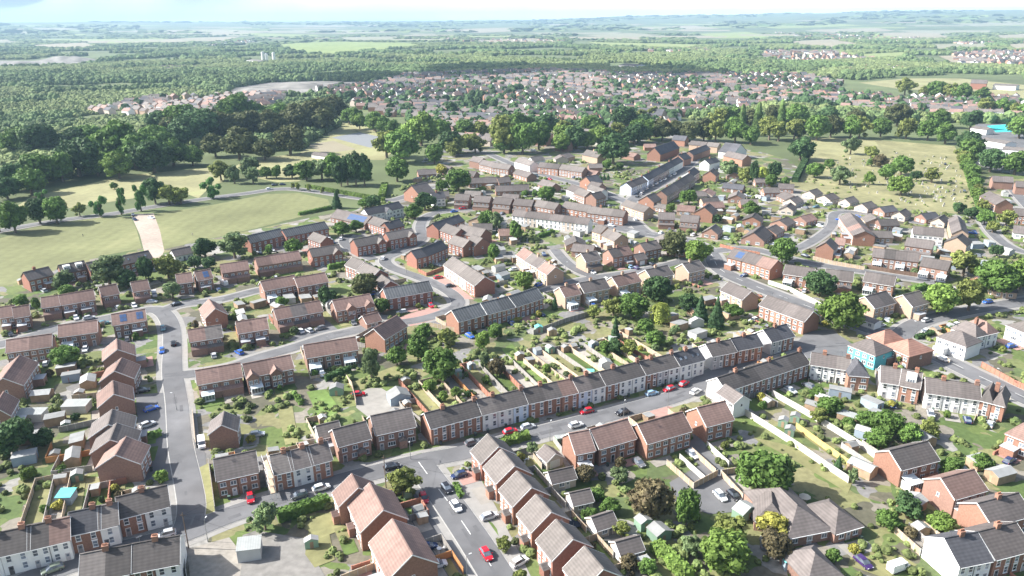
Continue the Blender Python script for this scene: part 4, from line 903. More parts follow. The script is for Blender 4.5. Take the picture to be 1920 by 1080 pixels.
row(1600, 442, 1641, 444, walls='BBBBB', roof='n', kind='g', D=38, place=PS, rh=2.4); row(1785, 438, 1816, 441, walls='CCCC', roof='n', kind='g', D=30, place=PS, rh=2.4); row(1771, 454, 1812, 461, walls='C', roof='n', kind='g', D=9, place=PS)
row(1530, 464, 1563, 469, walls='B', roof='n', kind='g', D=9, rh=3, place=PS); row(1565, 458, 1583, 460, walls='B', roof='n', d=7, eave=4, place=PS)
row(1640, 578, 1679, 567, walls='CC', roof='n', d=9, place=PS, opts=''); row(1711, 575, 1742, 567, walls='C', roof='n', d=9, place=PS); row(1592, 590, 1640, 607, walls='W', roof='g', d=4, eave=2.6, rh=.4, cat='garage', place=PS)
PT = 'in the bungalow ring by the cemetery'
for q in ((1461, 393, 1487, 396, 'P'), (1486, 411, 1512, 417, 'b'), (1444, 418, 1476, 424, 'b'), (1422, 434, 1456, 440, 'b'), (1504, 363, 1528, 367, 'P'), (1531, 371, 1557, 376, 'P'), (1572, 378, 1594, 382, 'P'), (1602, 387, 1627, 392, 'P'), (1637, 393, 1659, 399, 'b'), (1672, 403, 1697, 407, 'P'), (1715, 406, 1737, 412, 'b'), (1745, 415, 1771, 419, 'P'), (1468, 378, 1492, 382, 'P')):
    row(*q[:4], walls=q[4], roof='k' if q[0] in (1637, 1715) else 'n', kind='g', D=10, eave=2.7, rh=2.3, cat='bungalow', place=PT, opts='v')
PU = 'near the right edge of the photo'
row(1867, 384, 1900, 385, walls='B', roof='n', kind='g', D=22, place=PU, n=2); row(1862, 340, 1900, 342, walls='bb', roof='n', place=PU); row(1905, 350, 1935, 352, walls='b', roof='n', place=PU); row(1901, 403, 1935, 406, walls='BB', roof='n', place=PU); row(1900, 436, 1935, 440, walls='W', roof='n', eave=3, cat='bungalow', place=PU)
row(1626, 630, 1657, 645, walls='B', roof='r', d=9, hip=1, place=PU, opts=''); row(1657, 647, 1705, 668, walls='b', roof='r', d=11, hip=1, rh=3, place=PU); row(1591, 647, 1642, 667, walls='T', roof='n', d=9, hip=1, rh=2.8, place=PU)
row(1757, 631, 1812, 650, walls='W', roof='n', d=9, hip=1, rh=2.8, place=PU, opts=''); row(1830, 632, 1872, 622, walls='WW', roof='n', d=9, hip=1, style='t', place=PU, opts='c'); row(1887, 609, 1935, 629, walls='W', roof='g', d=10, hip=1, place=PU, opts='')
row(1520, 683, 1592, 694, walls='WWW', roof='n', d=7, style='t', place=PU, opts=''); row(1592, 703, 1630, 706, walls='B', roof='k', d=9, hip=1, place=PU, opts='')
row(1652, 716, 1687, 721, walls='W', roof='n', d=9, place=PU, style='t', opts=''); row(1688, 722, 1724, 729, walls='B', roof='n', d=9, place=PU, style='t', opts='D')
row(1737, 736, 1838, 750, walls='WWW', roof='n', d=8, style='t', place=PU, opts=''); row(1838, 750, 1884, 762, walls='BB', roof='n', d=9, hip=1, style='t', place=PU)
PV = 'in the lower right corner'
row(1886, 812, 1930, 830, walls='B', roof='t', d=9, hip=1, place=PV); row(1800, 1062, 1860, 1050, walls='WW', roof='k', d=9, style='t', place=PV, opts=''); row(1866, 1048, 1935, 1030, walls='BB', roof='n', d=9, style='t', place=PV, opts=''); row(1860, 985, 1935, 965, walls='BB', roof='n', d=8, style='t', place=PV, opts='')
row(1690, 880, 1760, 862, walls='BB', roof='n', d=8, place=PV, opts='C'); row(1790, 935, 1850, 918, walls='bb', roof='t', d=8, place=PV)
row(1478, 1008, 1560, 992, walls='b', roof='n', d=17, eave=2.7, rh=3.4, hip=1, n=1, cat='bungalow', place='among the trees bottom right'); row(1415, 975, 1478, 985, walls='b', roof='n', d=11, eave=2.7, rh=2.8, hip=1, cat='bungalow', place='among the trees bottom right'); row(1566, 1000, 1618, 985, walls='b', roof='n', d=10, eave=2.7, rh=2.6, hip=1, cat='bungalow', place='among the trees bottom right')
row(1515, 1092, 1580, 1078, walls='b', roof='n', d=9, eave=2.7, rh=3, hip=1, cat='bungalow', place='at the bottom edge right')
# school and white halls, upper right
for q in ((1808, 292, 1856, 300, 14), (1838, 262, 1885, 270, 12), (1870, 300, 1935, 306, 18), (1820, 240, 1850, 244, 10), (1880, 280, 1935, 284, 10)):
    row(*q[:4], walls='W', roof='g', d=q[4], eave=4.5, rh=1.6, n=1, cat='hall', place='in the white school complex'); 
row(1820, 156, 1850, 157, walls='R', roof='n', d=14, eave=9, rh=5, n=1, cat='hall', place='alone above the school field', opts='c')
row(1862, 160, 1905, 162, walls='W', roof='g', d=20, eave=6, n=1, rh=2, cat='hall', place='right of the tall brick hall')
row(1160, 122, 1190, 124, walls='W', roof='g', d=40, eave=7, n=1, rh=3, cat='hall', place='beyond the town')
row(584, 290, 612, 294, walls='W', roof='n', d=6, eave=2.6, n=1, cat='bungalow', place='beside the bowling green')

def scaffold(x, y, x2, y2, w=1.2):
    a, b = g(x, y), g(x2, y2); d = b-a; L = d.length; e = empty('scaffolding', a, math.atan2(d.y, d.x))
    n = 4
    for i in range(n):
        for s_ in (0, w):
            mb = MB(); mb.tube((L*i/(n-1), s_, 0), (L*i/(n-1), s_, 7.2), .06, .06, 5); mb.obj('pole', M_white, e)
    for z in (2, 4, 6):
        mb = MB(); mb.box(-.3, 0, z, L+.3, w, z+.06); mb.obj('deck_board', FM['w'], e)
        mb = MB()
        for s_ in (0, w): mb.tube((-.3, s_, z+1), (L+.3, s_, z+1), .05, .05, 5)
        mb.obj('guard_rail', M_white, e)
    reg(e, 'white pole scaffolding tower', 'scaffolding', 'against the gable of the three-house terrace', pos=(a+b)/2)
scaffold(519, 936, 506, 898)

PX = 'among the trees below the town'
for q in ((1090, 243, 1122, 245, 'R', 'n'), (1165, 250, 1198, 252, 'R', 'k'), (1050, 243, 1076, 245, 'W', 'g'), (1205, 243, 1230, 246, 'B', 'n'), (1128, 262, 1150, 264, 'B', 'g'), (1000, 262, 1024, 264, 'b', 'n'), (1092, 290, 1120, 296, 'C', 'g'), (1040, 272, 1066, 274, 'b', 'n'), (855, 262, 880, 264, 'W', 'n'), (905, 258, 930, 261, 'b', 'g'), (962, 250, 985, 252, 'B', 'n'), (1260, 262, 1284, 264, 'B', 'k')):
    row(*q[:4], walls=q[4], roof=q[5], d=9, place=PX, opts='c', rh=3.4)
row(1192, 214, 1240, 217, walls='C', roof='k', d=16, eave=8, rh=6, n=1, cat='hall', place='in front of the town centre')
row(1212, 206, 1262, 208, walls='W', roof='g', d=14, eave=6, rh=4, n=1, cat='hall', place='behind the slate roofed hall')
# ================================================================ CARS, LAMPS, PEOPLE
D_ = (-30, -8)
for a in [(735, 877, 'black'), (603, 917, 'white'), (562, 931, 'grey', None, 'pickup'), (838, 918, 'black'), (855, 952, 'white'), (795, 935, 'red', (4, 12)), (912, 1042, 'red'), (803, 1027, 'navy', (20, -4)), (820, 1060, 'white', (20, -5)),
          (974, 1055, 'white', (18, -10)), (886, 832, 'grey'), (957, 811, 'red'), (990, 801, 'silver'), (1080, 799, 'white'), (1100, 772, 'red'), (1167, 775, 'black'), (1222, 738, 'light blue'), (1254, 730, 'red'), (1282, 721, 'red'), (1304, 736, 'white'),
          (672, 740, 'red', (14, -2)), (1350, 931, 'white', (14, 14)), (1376, 930, 'black', (14, 14)), (1618, 1056, 'purple', (14, 12)), (1684, 1066, 'white', (18, -6), 'van'), (284, 767, 'blue', (18, -6)), (277, 797, 'silver', (18, -7)), (268, 733, 'black', (20, -4)),
          (304, 658, 'blue'), (326, 645, 'black'), (306, 617, 'teal'), (449, 661, 'blue', 'x'), (379, 833, 'white', (2, 14), 'van'), (470, 936, 'red', (2, 10)), (338, 1036, 'red', (2, 10)), (100, 1070, 'green'), (194, 606, 'teal'), (168, 597, 'silver'), (143, 596, 'white', 'x'),
          (20, 627, 'black', 'x'), (252, 573, 'white', 'x'), (285, 566, 'silver'), (290, 553, 'white', (2, 8), 'van'), (330, 571, 'black'), (410, 544, 'navy', 'x'), (420, 532, 'white', 'x', 'van'), (563, 621, 'white', 'x'), (580, 620, 'silver', 'x'), (601, 616, 'grey'), (517, 521, 'silver', 'x'), (530, 523, 'grey', 'x'),
          (719, 485, 'white'), (822, 520, 'red', (16, -3)), (845, 536, 'black', (14, -2)), (754, 585, 'silver'), (808, 573, 'red', (6, 6)), (640, 448, 'white'), (625, 454, 'navy'), (867, 391, 'red'), (852, 396, 'blue'), (937, 441, 'white', (10, -2)), (1010, 534, 'blue', (10, -4)), (1110, 510, 'white'), (1180, 500, 'light blue', 'x'),
          (1192, 502, 'purple', 'x'), (1220, 495, 'black', 'x'), (1020, 477, 'navy'), (1574, 411, 'blue', 'x'), (1608, 406, 'blue'), (1565, 439, 'navy', (0, 6)), (1596, 430, 'blue', (10, 0)), (1593, 438, 'navy', (10, 0)), (1590, 444, 'red', (10, 0)), (1530, 387, 'teal'), (1552, 384, 'white', None, 'van'), (1510, 480, 'black', (10, 3)),
          (1650, 610, 'silver', (14, -2)), (1734, 622, 'white'), (1750, 618, 'black'), (1766, 674, 'white'), (1795, 609, 'white', (10, -2)), (1851, 567, 'blue'), (1777, 480, 'white', (8, 0)), (250, 403, 'black', (4, 6)), (253, 411, 'navy', (6, 3)), (284, 408, 'white', (8, 1)), (1031, 335, 'red'), (1078, 332, 'navy', 'x'), (505, 354, 'white'), (515, 346, 'black'), (530, 345, 'navy'),
          (1000, 282, 'white', 'x', 'van'), (796, 302, 'silver'), (800, 298, 'grey'), (1195, 368, 'black'), (1204, 359, 'white'), (1212, 354, 'white'), (1223, 348, 'silver'), (1231, 344, 'white'), (1238, 340, 'silver'), (1246, 336, 'white'), (1256, 331, 'grey'), (1265, 326, 'white'), (1272, 287, 'white'), (1772, 307, 'black', (2, 6)), (1808, 358, 'black'), (1492, 337, 'white'),
          (1410, 970, 'black', (14, 10)), (1340, 415, 'white'), (1301, 440, 'white', 'x'), (1240, 436, 'white', 'x'), (1395, 366, 'white', 'x'), (1420, 370, 'white', 'x', 'van'), (1310, 456, 'red') if False else (1405, 368, 'black', 'x')]:
    car(*a)
for x, y, a in [(1031, 827, 1.2), (1169, 787, 1.2), (1252, 765, 1.2), (770, 862, -1.5), (390, 1016, 1.5), (1870, 725, 2.2), (932, 605, 1), (332, 770, 3), (1060, 515, .5), (1272, 493, 2), (762, 512, 1), (718, 372, -1.2), (1583, 493, 1.2), (1218, 413, 2), (840, 300, 1), (1268, 452, 2), (876, 1085, .5), (1715, 632, 2), (1547, 430, .5), (1581, 398, 2)]: lamp(x, y, 5.6, a)
def pole(x, y, h, place):
    p = g(x, y); e = empty('telegraph_pole', p, 0); mb = MB(); mb.tube((0, 0, 0), (0, 0, h), .14, .09, 8); mb.obj('post', M_wood, e); mb = MB(); mb.box(-.5, -.05, h-.7, .5, .05, h-.55); mb.obj('crossarm', M_wood, e)
    reg(e, 'tall timber telegraph pole', 'telegraph pole', place); return e, p, h
wires = []
for x, y, h, pc in ((354, 1028, 9, 'beside the estate junction bottom left'), (724, 915, 9, 'left of the olive street-corner tree')):
    e, p, h = pole(x, y, h, pc)
    for k, (tx, ty, tz) in enumerate([(dx, dy, 5.2) for dx, dy in ((-18, 6), (-14, -8), (6, 16), (16, 10), (20, -4))]):
        mb = MB(); P = [Vector((0, 0, h-.6)), Vector((tx*.5, ty*.5, (h-.6+tz)/2-.5)), Vector((tx, ty, tz))]
        for a, b in zip(P, P[1:]): mb.tube(a, b, .018, .018, 4)
        mb.obj('wire', M_tyre, e)
person(156, 444, 'dark', 1.2, label='person in dark clothes walking across the left half of the playing field')
person(361, 442, 'pale', 2.2, label='person in pale clothes walking across the right half of the playing field')

# ================================================================ NAMED HEDGES, FENCES AND YARD BUILDINGS
hedge(520, 977, 618, 945, 2.4, 2.6, 'h', 'along the road bottom left'); hedge(935, 838, 992, 822, 2.2, 2, 'l', 'above the stepped row'); hedge(268, 828, 303, 815, 1.8, 1.6, 'h', 'beside the silver car driveway')
hedge(470, 330+40, 620, 393, 1.5, 1.6, 'H', 'at the field corner') if False else hedge(560, 404, 622, 391, 1.8, 1.8, 'h', 'at the right field corner')
hedge(1226, 1028, 1292, 1090, 3, 2.2, 'l', 'at the bottom centre right'); hedge(1717, 636, 1790, 616, 1.6, 1.5, 'H', 'beside the hipped white house'); hedge(575, 352, 720, 378, 3, 2.2, 'l', 'along the park road'); hedge(716, 372, 722, 350, 4, 3, 'l', 'end-on beside the park road')
hedge(1710, 546, 1737, 540, 2.2, 2, 'h', 'right of the garden fences'); hedge(1008, 446, 1038, 436, 2, 1.8, 'h', 'behind the white terrace'); hedge(615, 505, 647, 498, 2, 2, 'h', 'on the red brick estate'); hedge(855, 912, 865, 935, 1.2, 1.2, 'h', 'at the street corner'); hedge(610, 715, 658, 697, 1.6, 2, 'H', 'behind the conservatory row')
hedge(550, 672+68, 566, 760, 1.2, 1.5, 'h', 'in the gardens centre left')
for x, y, x2, y2 in ((1800, 285, 1812, 312), (1812, 315, 1822, 345), (1822, 348, 1832, 372), (1834, 375, 1842, 398)): hedge(x, y, x2, y2, 5, 2.6, 'h', 'beside the cemetery drive')
hedge(1512, 300, 1490, 342, 4, 3.5, 'H', 'on the left edge of the cemetery')
fence([(1392, 776), (1440, 806), (1500, 845), (1550, 880), (1590, 906)], 2, 'c', 'in the long boundary below the white gable')
fence([(1447, 742), (1500, 772), (1560, 808), (1615, 842), (1660, 875)], 1.9, 'c', 'in the second line of panels')
fence([(1492, 803), (1540, 838), (1600, 880)], 1.7, 'y', 'right of the white boundary'); fence([(1440, 533), (1480, 546), (1540, 577)], 1.9, 'c', 'beside the main road'); fence([(1524, 487), (1560, 496), (1620, 507)], 1.8, 'w', 'above the middle road'); fence([(1622, 503), (1670, 512), (1750, 524)], 1.8, 'b', 'above the middle road')
fence([(1840, 688), (1900, 722), (1950, 745)], 1.8, 'r', 'along the main road right'); fence([(1752, 668), (1780, 682)], 1.5, 'w', 'along the main road right'); fence([(1350, 463), (1385, 472), (1424, 479)], 1.6, 'r', 'below the right bungalow')
fence([(785, 510), (800, 518), (832, 506)], 1.6, 'r', 'around the red estate corner'); fence([(805, 612), (852, 622)], 1.6, 'w', 'by the long back gardens'); fence([(640, 1092), (702, 1068), (760, 1100)], 1.7, 'w', 'at the bottom edge centre')
fence([(1000, 628), (1060, 605), (1110, 590)], 1.8, 'g', 'above the long back gardens'); fence([(345, 1030), (350, 1080)], 1.6, 'g', 'at the bottom yard'); fence([(362, 775), (368, 840)], 1.6, 'w', 'beside the estate road'); fence([(392, 870), (404, 960)], 1.6, 'g', 'beside the estate road')
fence([(1000, 780+80), (1016, 880)], 1.6, 'w', 'above the garages'); fence([(668, 760), (660, 726), (650, 712)], 1.7, 'w', 'left of the concrete yard'); fence([(757, 766), (800, 800)], 1.2, 'g', 'right of the concrete yard')
for i, (x, y) in enumerate(((1250, 873), (1274, 862), (1297, 850), (1325, 838))): fence([(x, y), (x+50-i*3, y+44-i*2)], 1.7, 'c' if i % 2 else 'w', 'in the rear yards of the tan row')
fence([(1300, 917), (1345, 893)], 1.8, 'w', 'in the rear yards of the tan row')
def SH(x, y, ang=None, **k):
    p = g(x, y); return shed(p, ang if ang is not None else heading(p), **k)
SH(748, 752, .4, w=6, d=5, h=2.4, wl='b', rf='f', base='purple and grey roofed timber workshop', place='beside the concrete yard', name='workshop', cat='workshop'); SH(632, 738, .1, w=4, d=3, h=2.2, wl='g', base='grey green felt roofed shed', place='left of the red car garden')
SH(146, 770, .12, w=6.5, d=4.5, h=2.4, wl='w', rf='l', base='white flat roofed garden outbuilding', place='in the left estate gardens', flat=True, name='outbuilding', cat='outbuilding'); SH(62, 786, .1, w=7, d=4, h=2.4, wl='w', rf='l', flat=True, base='pale corrugated garden outbuilding', place='left of the white outbuilding', name='outbuilding', cat='outbuilding')
SH(127, 940, .15, w=3.2, d=3.8, h=2.2, wl='b', rf='a', flat=True, base='aqua roofed garden shed', place='behind the bottom left terrace'); SH(585, 1025, .3, w=2.8, d=1.4, h=1.9, wl='g', base='small green lean-to shed', place='on the mown lawn at the bottom'); SH(470, 1040, .25, w=4.6, d=4.4, h=2.8, wl='w', rf='l', flat=True, base='pale flat roofed garage block', place='beside the worn yard', name='garage', cat='garage')
SH(1235, 1008, .5, w=4, d=3.5, h=2.2, wl='g', base='pale green garden shed', place='under the copper beech'); SH(1205, 988, .5, w=3, d=2.5, h=2.1, wl='g', base='weathered grey green shed', place='left of the copper beech'); SH(1308, 640, .2, w=4, d=2.6, h=2.3, wl='w', rf='l', base='white touring caravan shaped shed', place='beside the two tall conifers') if False else None
SH(1574, 742, -.4, w=6, d=2.8, h=2.2, wl='b', rf='f', flat=True, base='long blue grey roofed shed', place='in the right gardens'); SH(1480, 1062, 0, w=3, d=3, h=2.2, wl='b', rf='a', base='pale blue garden gazebo', place='at the bottom edge right', name='gazebo', cat='gazebo'); SH(1512, 1050, .3, w=4, d=3, h=.6, wl='w', rf='l', flat=True, base='white low garden platform', place='left of the purple car') if False else None
SH(1395, 968, .6, w=5, d=3, h=2.2, wl='g', rf='l', base='curved roof green garden shed', place='below the rear car park'); SH(1135, 690, .2, w=3.5, d=3, h=2.3, wl='w', rf='l', base='white corrugated garden shed', place='in the long back gardens'); SH(1010, 622, .2, w=2.6, d=2.2, h=2, wl='g', rf='a', base='aqua roofed playhouse shed', place='in the long back gardens'); SH(1035, 628, .2, w=3, d=2.2, h=2, wl='t', base='red brown garden shed', place='in the long back gardens')
SH(1105, 698, .1, w=3, d=2, h=.5, wl='b', rf='a', flat=True, base='aqua covered paddling pool', place='behind the long curved terrace', name='paddling_pool', cat='paddling pool'); SH(1305, 612, .2, w=5, d=2.2, h=2.4, wl='w', rf='l', base='white static caravan', place='beside the two tall conifers', name='caravan', cat='caravan')
for x, y in ((1468, 798), (1490, 790), (1480, 815)): SH(x, y, -.5, w=2.4, d=2.2, h=2, wl='g', base='green garden shed', place='below the second panel fence')
# silos beyond the wood
for x, h, r in ((494, 24, 5), (500, 19, 4.5), (514, 22, 4.5)):
    p = g(x, 114); e = empty('silo', p, 0); mb = MB(); mb.tube((0, 0, 0), (0, 0, h), r, r, 16); mb.obj('drum', WALL['W'], e); mb = MB(); mb.tube((0, 0, h), (0, 0, h+2.5), r*1.02, r*.2, 16); mb.obj('cap', M_lead, e)
    reg(e, 'white cylindrical silo', 'silo', 'standing beyond the left woods')
row(462, 113, 485, 115, walls='W', roof='g', d=30, eave=7, rh=2, n=1, cat='hall', place='left of the white silos')
# quarry mounds
for (x, y, w, h) in ((125, 115, 100, 13), (40, 119, 60, 6), (560, 163, 60, 7), (480, 172, 50, 5)):
    p = g(x, y); mb = MB(); n = 28; rr = random.Random(x)
    for i in range(n+1):
        for j in range(n+1):
            u, v = i/n*2-1, j/n*2-1; q = max(0, 1-math.hypot(u, v)); mb.v.append((u*w, v*w*.6, h*min(1, q*1.6)*(1+.4*mnoise(Vector((u*2.3, v*2.3, x))))-.3))
    for i in range(n):
        for j in range(n): a = i*(n+1)+j; mb.f.append((a, a+n+1, a+n+2, a+1)); mb.m.append(0)
    o = mb.obj('spoil_mound', M_quarry, None, p); o['kind'] = 'structure'

# ================================================================ TREES (cx, top, bottom, width of the crown in the photo)
for a in [(498, 935, 1008, 58, 's'), (757, 885, 945, 66, 'o'), (828, 640, 727, 72, 'b'), (697, 647, 724, 40, 's'), (745, 645, 692, 40, 'b'), (784, 622, 684, 46, 'b'), (806, 707, 740, 28, 'l'), (832, 730, 757, 21, 'l'), (856, 722, 750, 24, 'l'), (932, 668, 712, 34, 'c'), (910, 655, 698, 22, 's'), (795, 603, 640, 36, 'b'), (838, 615, 655, 42, 'o'),
          (905, 614, 662, 34, 'l'), (928, 612, 640, 36, 'b'), (125, 645, 697, 50, 'b'), (30, 790, 865, 84, 'd'), (85, 812, 845, 42, 'd'), (58, 868, 905, 30, 'l'), (303, 880, 910, 28, 'l'), (1435, 840, 952, 112, 'b'), (1220, 885, 988, 84, 'c'), (1285, 910, 1000, 50, 'b'), (1365, 965, 1042, 78, 'o'), (1455, 1008, 1066, 72, 'c'), (1447, 998, 1022, 60, 'y'), (1392, 948, 968, 26, 'y'),
          (1355, 1035, 1095, 96, 'l'), (1295, 1002, 1054, 48, 's'), (1180, 1040, 1078, 38, 'c'), (1213, 1045, 1085, 36, 'b'), (1097, 868, 912, 40, 'c'), (1163, 868, 915, 42, 's'), (1165, 970, 1016, 38, 'o'), (1120, 922, 946, 30, 'b'), (1143, 945, 972, 38, 'b'), (1106, 958, 984, 34, 'b'), (997, 825, 858, 26, 's'), (975, 1078, 1100, 30, 'o'), (944, 1000, 1040, 34, 'o'),
          (1153, 594, 642, 20, 'k'), (1150, 630, 670, 36, 'd'), (1136, 634, 668, 24, 'b'), (1178, 632, 674, 40, 'o'), (1228, 620, 656, 40, 'b'), (1210, 600, 630, 34, 'b'), (1265, 604, 632, 24, 's'), (1232, 516, 575, 60, 'd'), (1185, 562, 606, 58, 'b'), (1150, 565, 600, 46, 'o'), (1113, 568, 602, 30, 'o'), (1237, 563, 612, 44, 'w'), (1290, 545, 592, 38, 'd'), (1312, 552, 604, 32, 'k'), (1342, 556, 618, 32, 'k'), (1375, 574, 602, 34, 'b'),
          (1261, 430, 488, 52, 'r'), (1307, 447, 502, 56, 'l'), (983, 518, 547, 40, 'l'), (1040, 552, 582, 13, 'k'), (1466, 441, 500, 50, 'b'), (1535, 513, 564, 58, 'd'), (1572, 572, 632, 88, 'l'), (1757, 524, 598, 66, 'l'), (1815, 515, 592, 60, 'o'), (1805, 475, 525, 62, 'o'), (1868, 495, 566, 82, 'b'), (1912, 480, 550, 60, 'l'), (1848, 485, 540, 50, 'b'), (1868, 455, 485, 26, 'd'), (1798, 457, 473, 14, 'y'), (1692, 665, 692, 36, 'o'),
          (1530, 728, 756, 32, 'b'), (1553, 750, 788, 46, 'b'), (1533, 768, 802, 38, 'o'), (1625, 778, 812, 42, 'b'), (1590, 785, 808, 26, 'b'), (1660, 775, 830, 60, 'b'), (1640, 810, 850, 46, 'b'), (1570, 852, 888, 20, 'k'), (1598, 873, 912, 22, 's'), (1560, 1030, 1060, 30, 'b'), (1700, 800, 840, 50, 'b'), (1740, 790, 830, 44, 'o'), (1780, 860, 905, 50, 'b'), (1700, 930, 985, 60, 'd'), (1760, 960, 1010, 50, 'l'), (1840, 850, 890, 40, 'b'), (1660, 960, 1000, 44, 'b'),
          (552, 443, 480, 36, 'b'), (505, 456, 478, 16, 'b'), (441, 430, 492, 62, 's'), (385, 441, 488, 44, 'd'), (317, 468, 530, 54, 'o'), (275, 478, 531, 30, 'd'), (207, 480, 548, 74, 's'), (240, 505, 545, 40, 'd'), (122, 502, 547, 45, 's'), (40, 548, 580, 30, 'b'), (70, 555, 585, 18, 'b'), (325, 525, 565, 40, 's'), (365, 482, 506, 28, 'd'), (392, 490, 508, 28, 'd'), (128, 535, 562, 30, 'b'), (685, 518, 562, 52, 'r'), (611, 532, 578, 28, 'd'), (718, 555, 592, 30, 'b'), (622, 543, 565, 24, 'd'),
          (529, 560, 582, 28, 'b'), (643, 425, 446, 34, 'b'), (668, 412, 438, 28, 'b'), (777, 388, 414, 34, 'b'), (797, 358, 397, 40, 'd'), (632, 357, 392, 22, 'k'), (700, 370, 393, 30, 'd'), (685, 372, 392, 24, 'b'), (910, 392, 432, 30, 'b'), (931, 395, 436, 26, 's'), (967, 410, 456, 30, 'b'), (925, 455, 492, 24, 'b'), (860, 322, 364, 52, 'b'), (830, 335, 360, 26, 'b'), (828, 313, 330, 20, 'y'), (1025, 350, 380, 34, 'b'), (1003, 375-20, 372, 14, 'b'), (985, 355, 370, 14, 'b'), (905, 348, 362, 14, 'l'),
          (1291, 361, 387, 36, 'b'), (1300, 382, 398, 14, 'b'), (1150, 269, 312, 54, 'd'), (1137, 297, 320, 20, 'b'), (1162, 304, 318, 12, 'b'), (1126, 325, 338, 7, 'k'), (1133, 325, 338, 7, 'k'), (1140, 325, 338, 7, 'k'), (1256, 378, 402, 22, 'l'), (1408, 374, 410, 32, 'b'), (1343, 400, 420, 20, 'd'), (1368, 305, 338, 34, 's'), (1395, 308, 347, 34, 'o'), (1412, 300, 348, 20, 'd'), (1427, 312, 344, 24, 'w'), (1445, 325, 352, 24, 'b'),
          (1500, 268, 304, 42, 'd'), (1452, 300, 338, 24, 'd'), (1470, 330, 352, 20, 'b'), (1594, 253, 292, 28, 's'), (1632, 270, 300, 26, 'o'), (1527, 306, 336, 28, 'b'), (1574, 312, 350, 42, 's'), (1629, 320, 348, 20, 'l'), (1634, 296, 313, 16, 'b'), (1650, 299, 316, 24, 'c'), (1660, 312, 340, 28, 'b'), (1688, 303, 332, 36, 'b'), (1688, 330, 371, 48, 'l'), (1717, 322, 341, 20, 'd'), (1746, 321, 346, 36, 'o'), (1555, 304, 318, 18, 'b'), (1797, 386, 403, 26, 'd'), (1820, 394, 412, 26, 'd'),
          (1820, 278, 308, 44, 'b'), (1856, 292, 326, 42, 'd'), (1902, 292, 332, 44, 'b'), (1845, 398, 425, 34, 'b'), (1860, 420, 440, 30, 'o'), (1815, 272, 290, 40, 'd'), (1885, 410, 430, 40, 'o'), (1910, 230, 262, 40, 'b'),
          (30, 372, 442, 50, 'b'), (76, 368, 424, 42, 'd'), (108, 365, 424, 46, 'b'), (150, 378, 408, 26, 'o'), (188, 362, 408, 26, 'i'), (228, 348, 404, 20, 'i'), (265, 340, 397, 24, 'i'), (400, 332, 374, 30, 'i'), (80, 352, 378, 20, 'i'), (215, 346, 356, 16, 'b'), (318, 340, 388, 46, 'o'), (292, 330, 386, 44, 'd'), (340, 345, 386, 40, 'o'), (0, 372, 440, 40, 'b'),
          (30, 300, 362, 56, 'd'), (75, 285, 352, 70, 'b'), (150, 268, 338, 72, 'd'), (118, 280, 345, 50, 'b'), (60, 325, 370, 60, 'b'), (15, 335, 378, 50, 'd'), (225, 262, 318, 80, 'b'), (255, 265, 322, 60, 'b'), (290, 270, 330, 60, 'd'), (225, 304, 340, 50, 'l'), (185, 300, 335, 40, 'b'), (283, 268, 308, 22, 's'), (326, 278, 316, 50, 'b'), (362, 282, 314, 36, 'b'),
          (450, 262, 304, 58, 'r'), (497, 258, 304, 40, 'r'), (545, 243, 294, 56, 'r'), (405, 258, 298, 42, 'r'), (425, 238, 266, 50, 'r'), (468, 234, 262, 52, 'r'), (512, 226, 262, 50, 'r'), (560, 208, 254, 54, 'r'), (602, 203, 252, 62, 'r'), (520, 205, 242, 46, 'b'), (440, 204, 242, 62, 'b'), (482, 205, 238, 44, 'b'), (380, 235, 270, 60, 'd'), (345, 222, 262, 60, 'b'), (310, 228, 262, 50, 'd'), (630, 190, 230, 46, 'r'),
          (470, 288, 332, 36, 's'), (440, 308, 347, 30, 's'), (475, 310, 347, 34, 's'), (415, 300, 342, 36, 'o'), (500, 312, 337, 22, 'b'), (519, 307, 337, 18, 'b'), (548, 307, 337, 26, 'd'), (575, 298, 342, 34, 'b'), (604, 292, 342, 42, 's'), (630, 285, 342, 40, 'b'), (652, 286, 350, 34, 'd'), (668, 284, 352, 34, 'd'), (684, 288, 352, 34, 'd'), (640, 300, 352, 30, 'd'), (625, 290, 335, 34, 'b'),
          (945, 222, 292, 50, 'o'), (980, 228, 292, 44, 'b'), (1010, 226, 284, 40, 'b'), (945, 250, 290, 34, 'b'), (885, 250, 280, 30, 'o'), (870, 225, 262, 34, 'b'), (828, 222, 262, 32, 'b'), (745, 292, 345, 50, 'b'), (755, 262, 310, 60, 'b'), (725, 262, 300, 50, 'o'), (815, 268, 310, 30, 'b'), (845, 258, 292, 42, 'd'), (790, 238, 278, 60, 'l'), (848, 190, 220, 20, 'd'), (790, 210, 228, 10, 'k')]:
    T(*a)
TL([(545, 356), (560, 358), (600, 362), (645, 372)], 5, 11, 16, 'ob', .1)
TL([(650, 232), (700, 246), (760, 268)], 8, 26, 36, 'bbl'); TL([(1040, 285), (1120, 280), (1240, 266)], 11, 38, 46, 'bdlo'); TL([(20, 300), (160, 292), (300, 288), (385, 275)], 9, 52, 50, 'bd'); TL([(300, 264), (420, 262), (540, 254)], 6, 50, 45, 'dr'); TL([(1803, 296), (1822, 345), (1846, 405)], 11, 24, 26, 'blo', .15); TL([(880, 262), (1040, 258), (1240, 246)], 8, 38, 42, 'bdo'); TL([(840, 300), (900, 292)], 3, 34, 40, 'bo'); TL([(1240, 262), (1330, 268), (1440, 270), (1520, 262), (1640, 262), (1800, 274)], 19, 34, 46, 'bbro'); TL([(1340, 240), (1400, 235), (1600, 240), (1850, 244)], 11, 36, 38, 'bord')
for a in ((1462, 195, 252, 18, 'p'), (1390, 202, 245, 16, 'p'), (1418, 200, 256, 20, 'p')): T(*a)
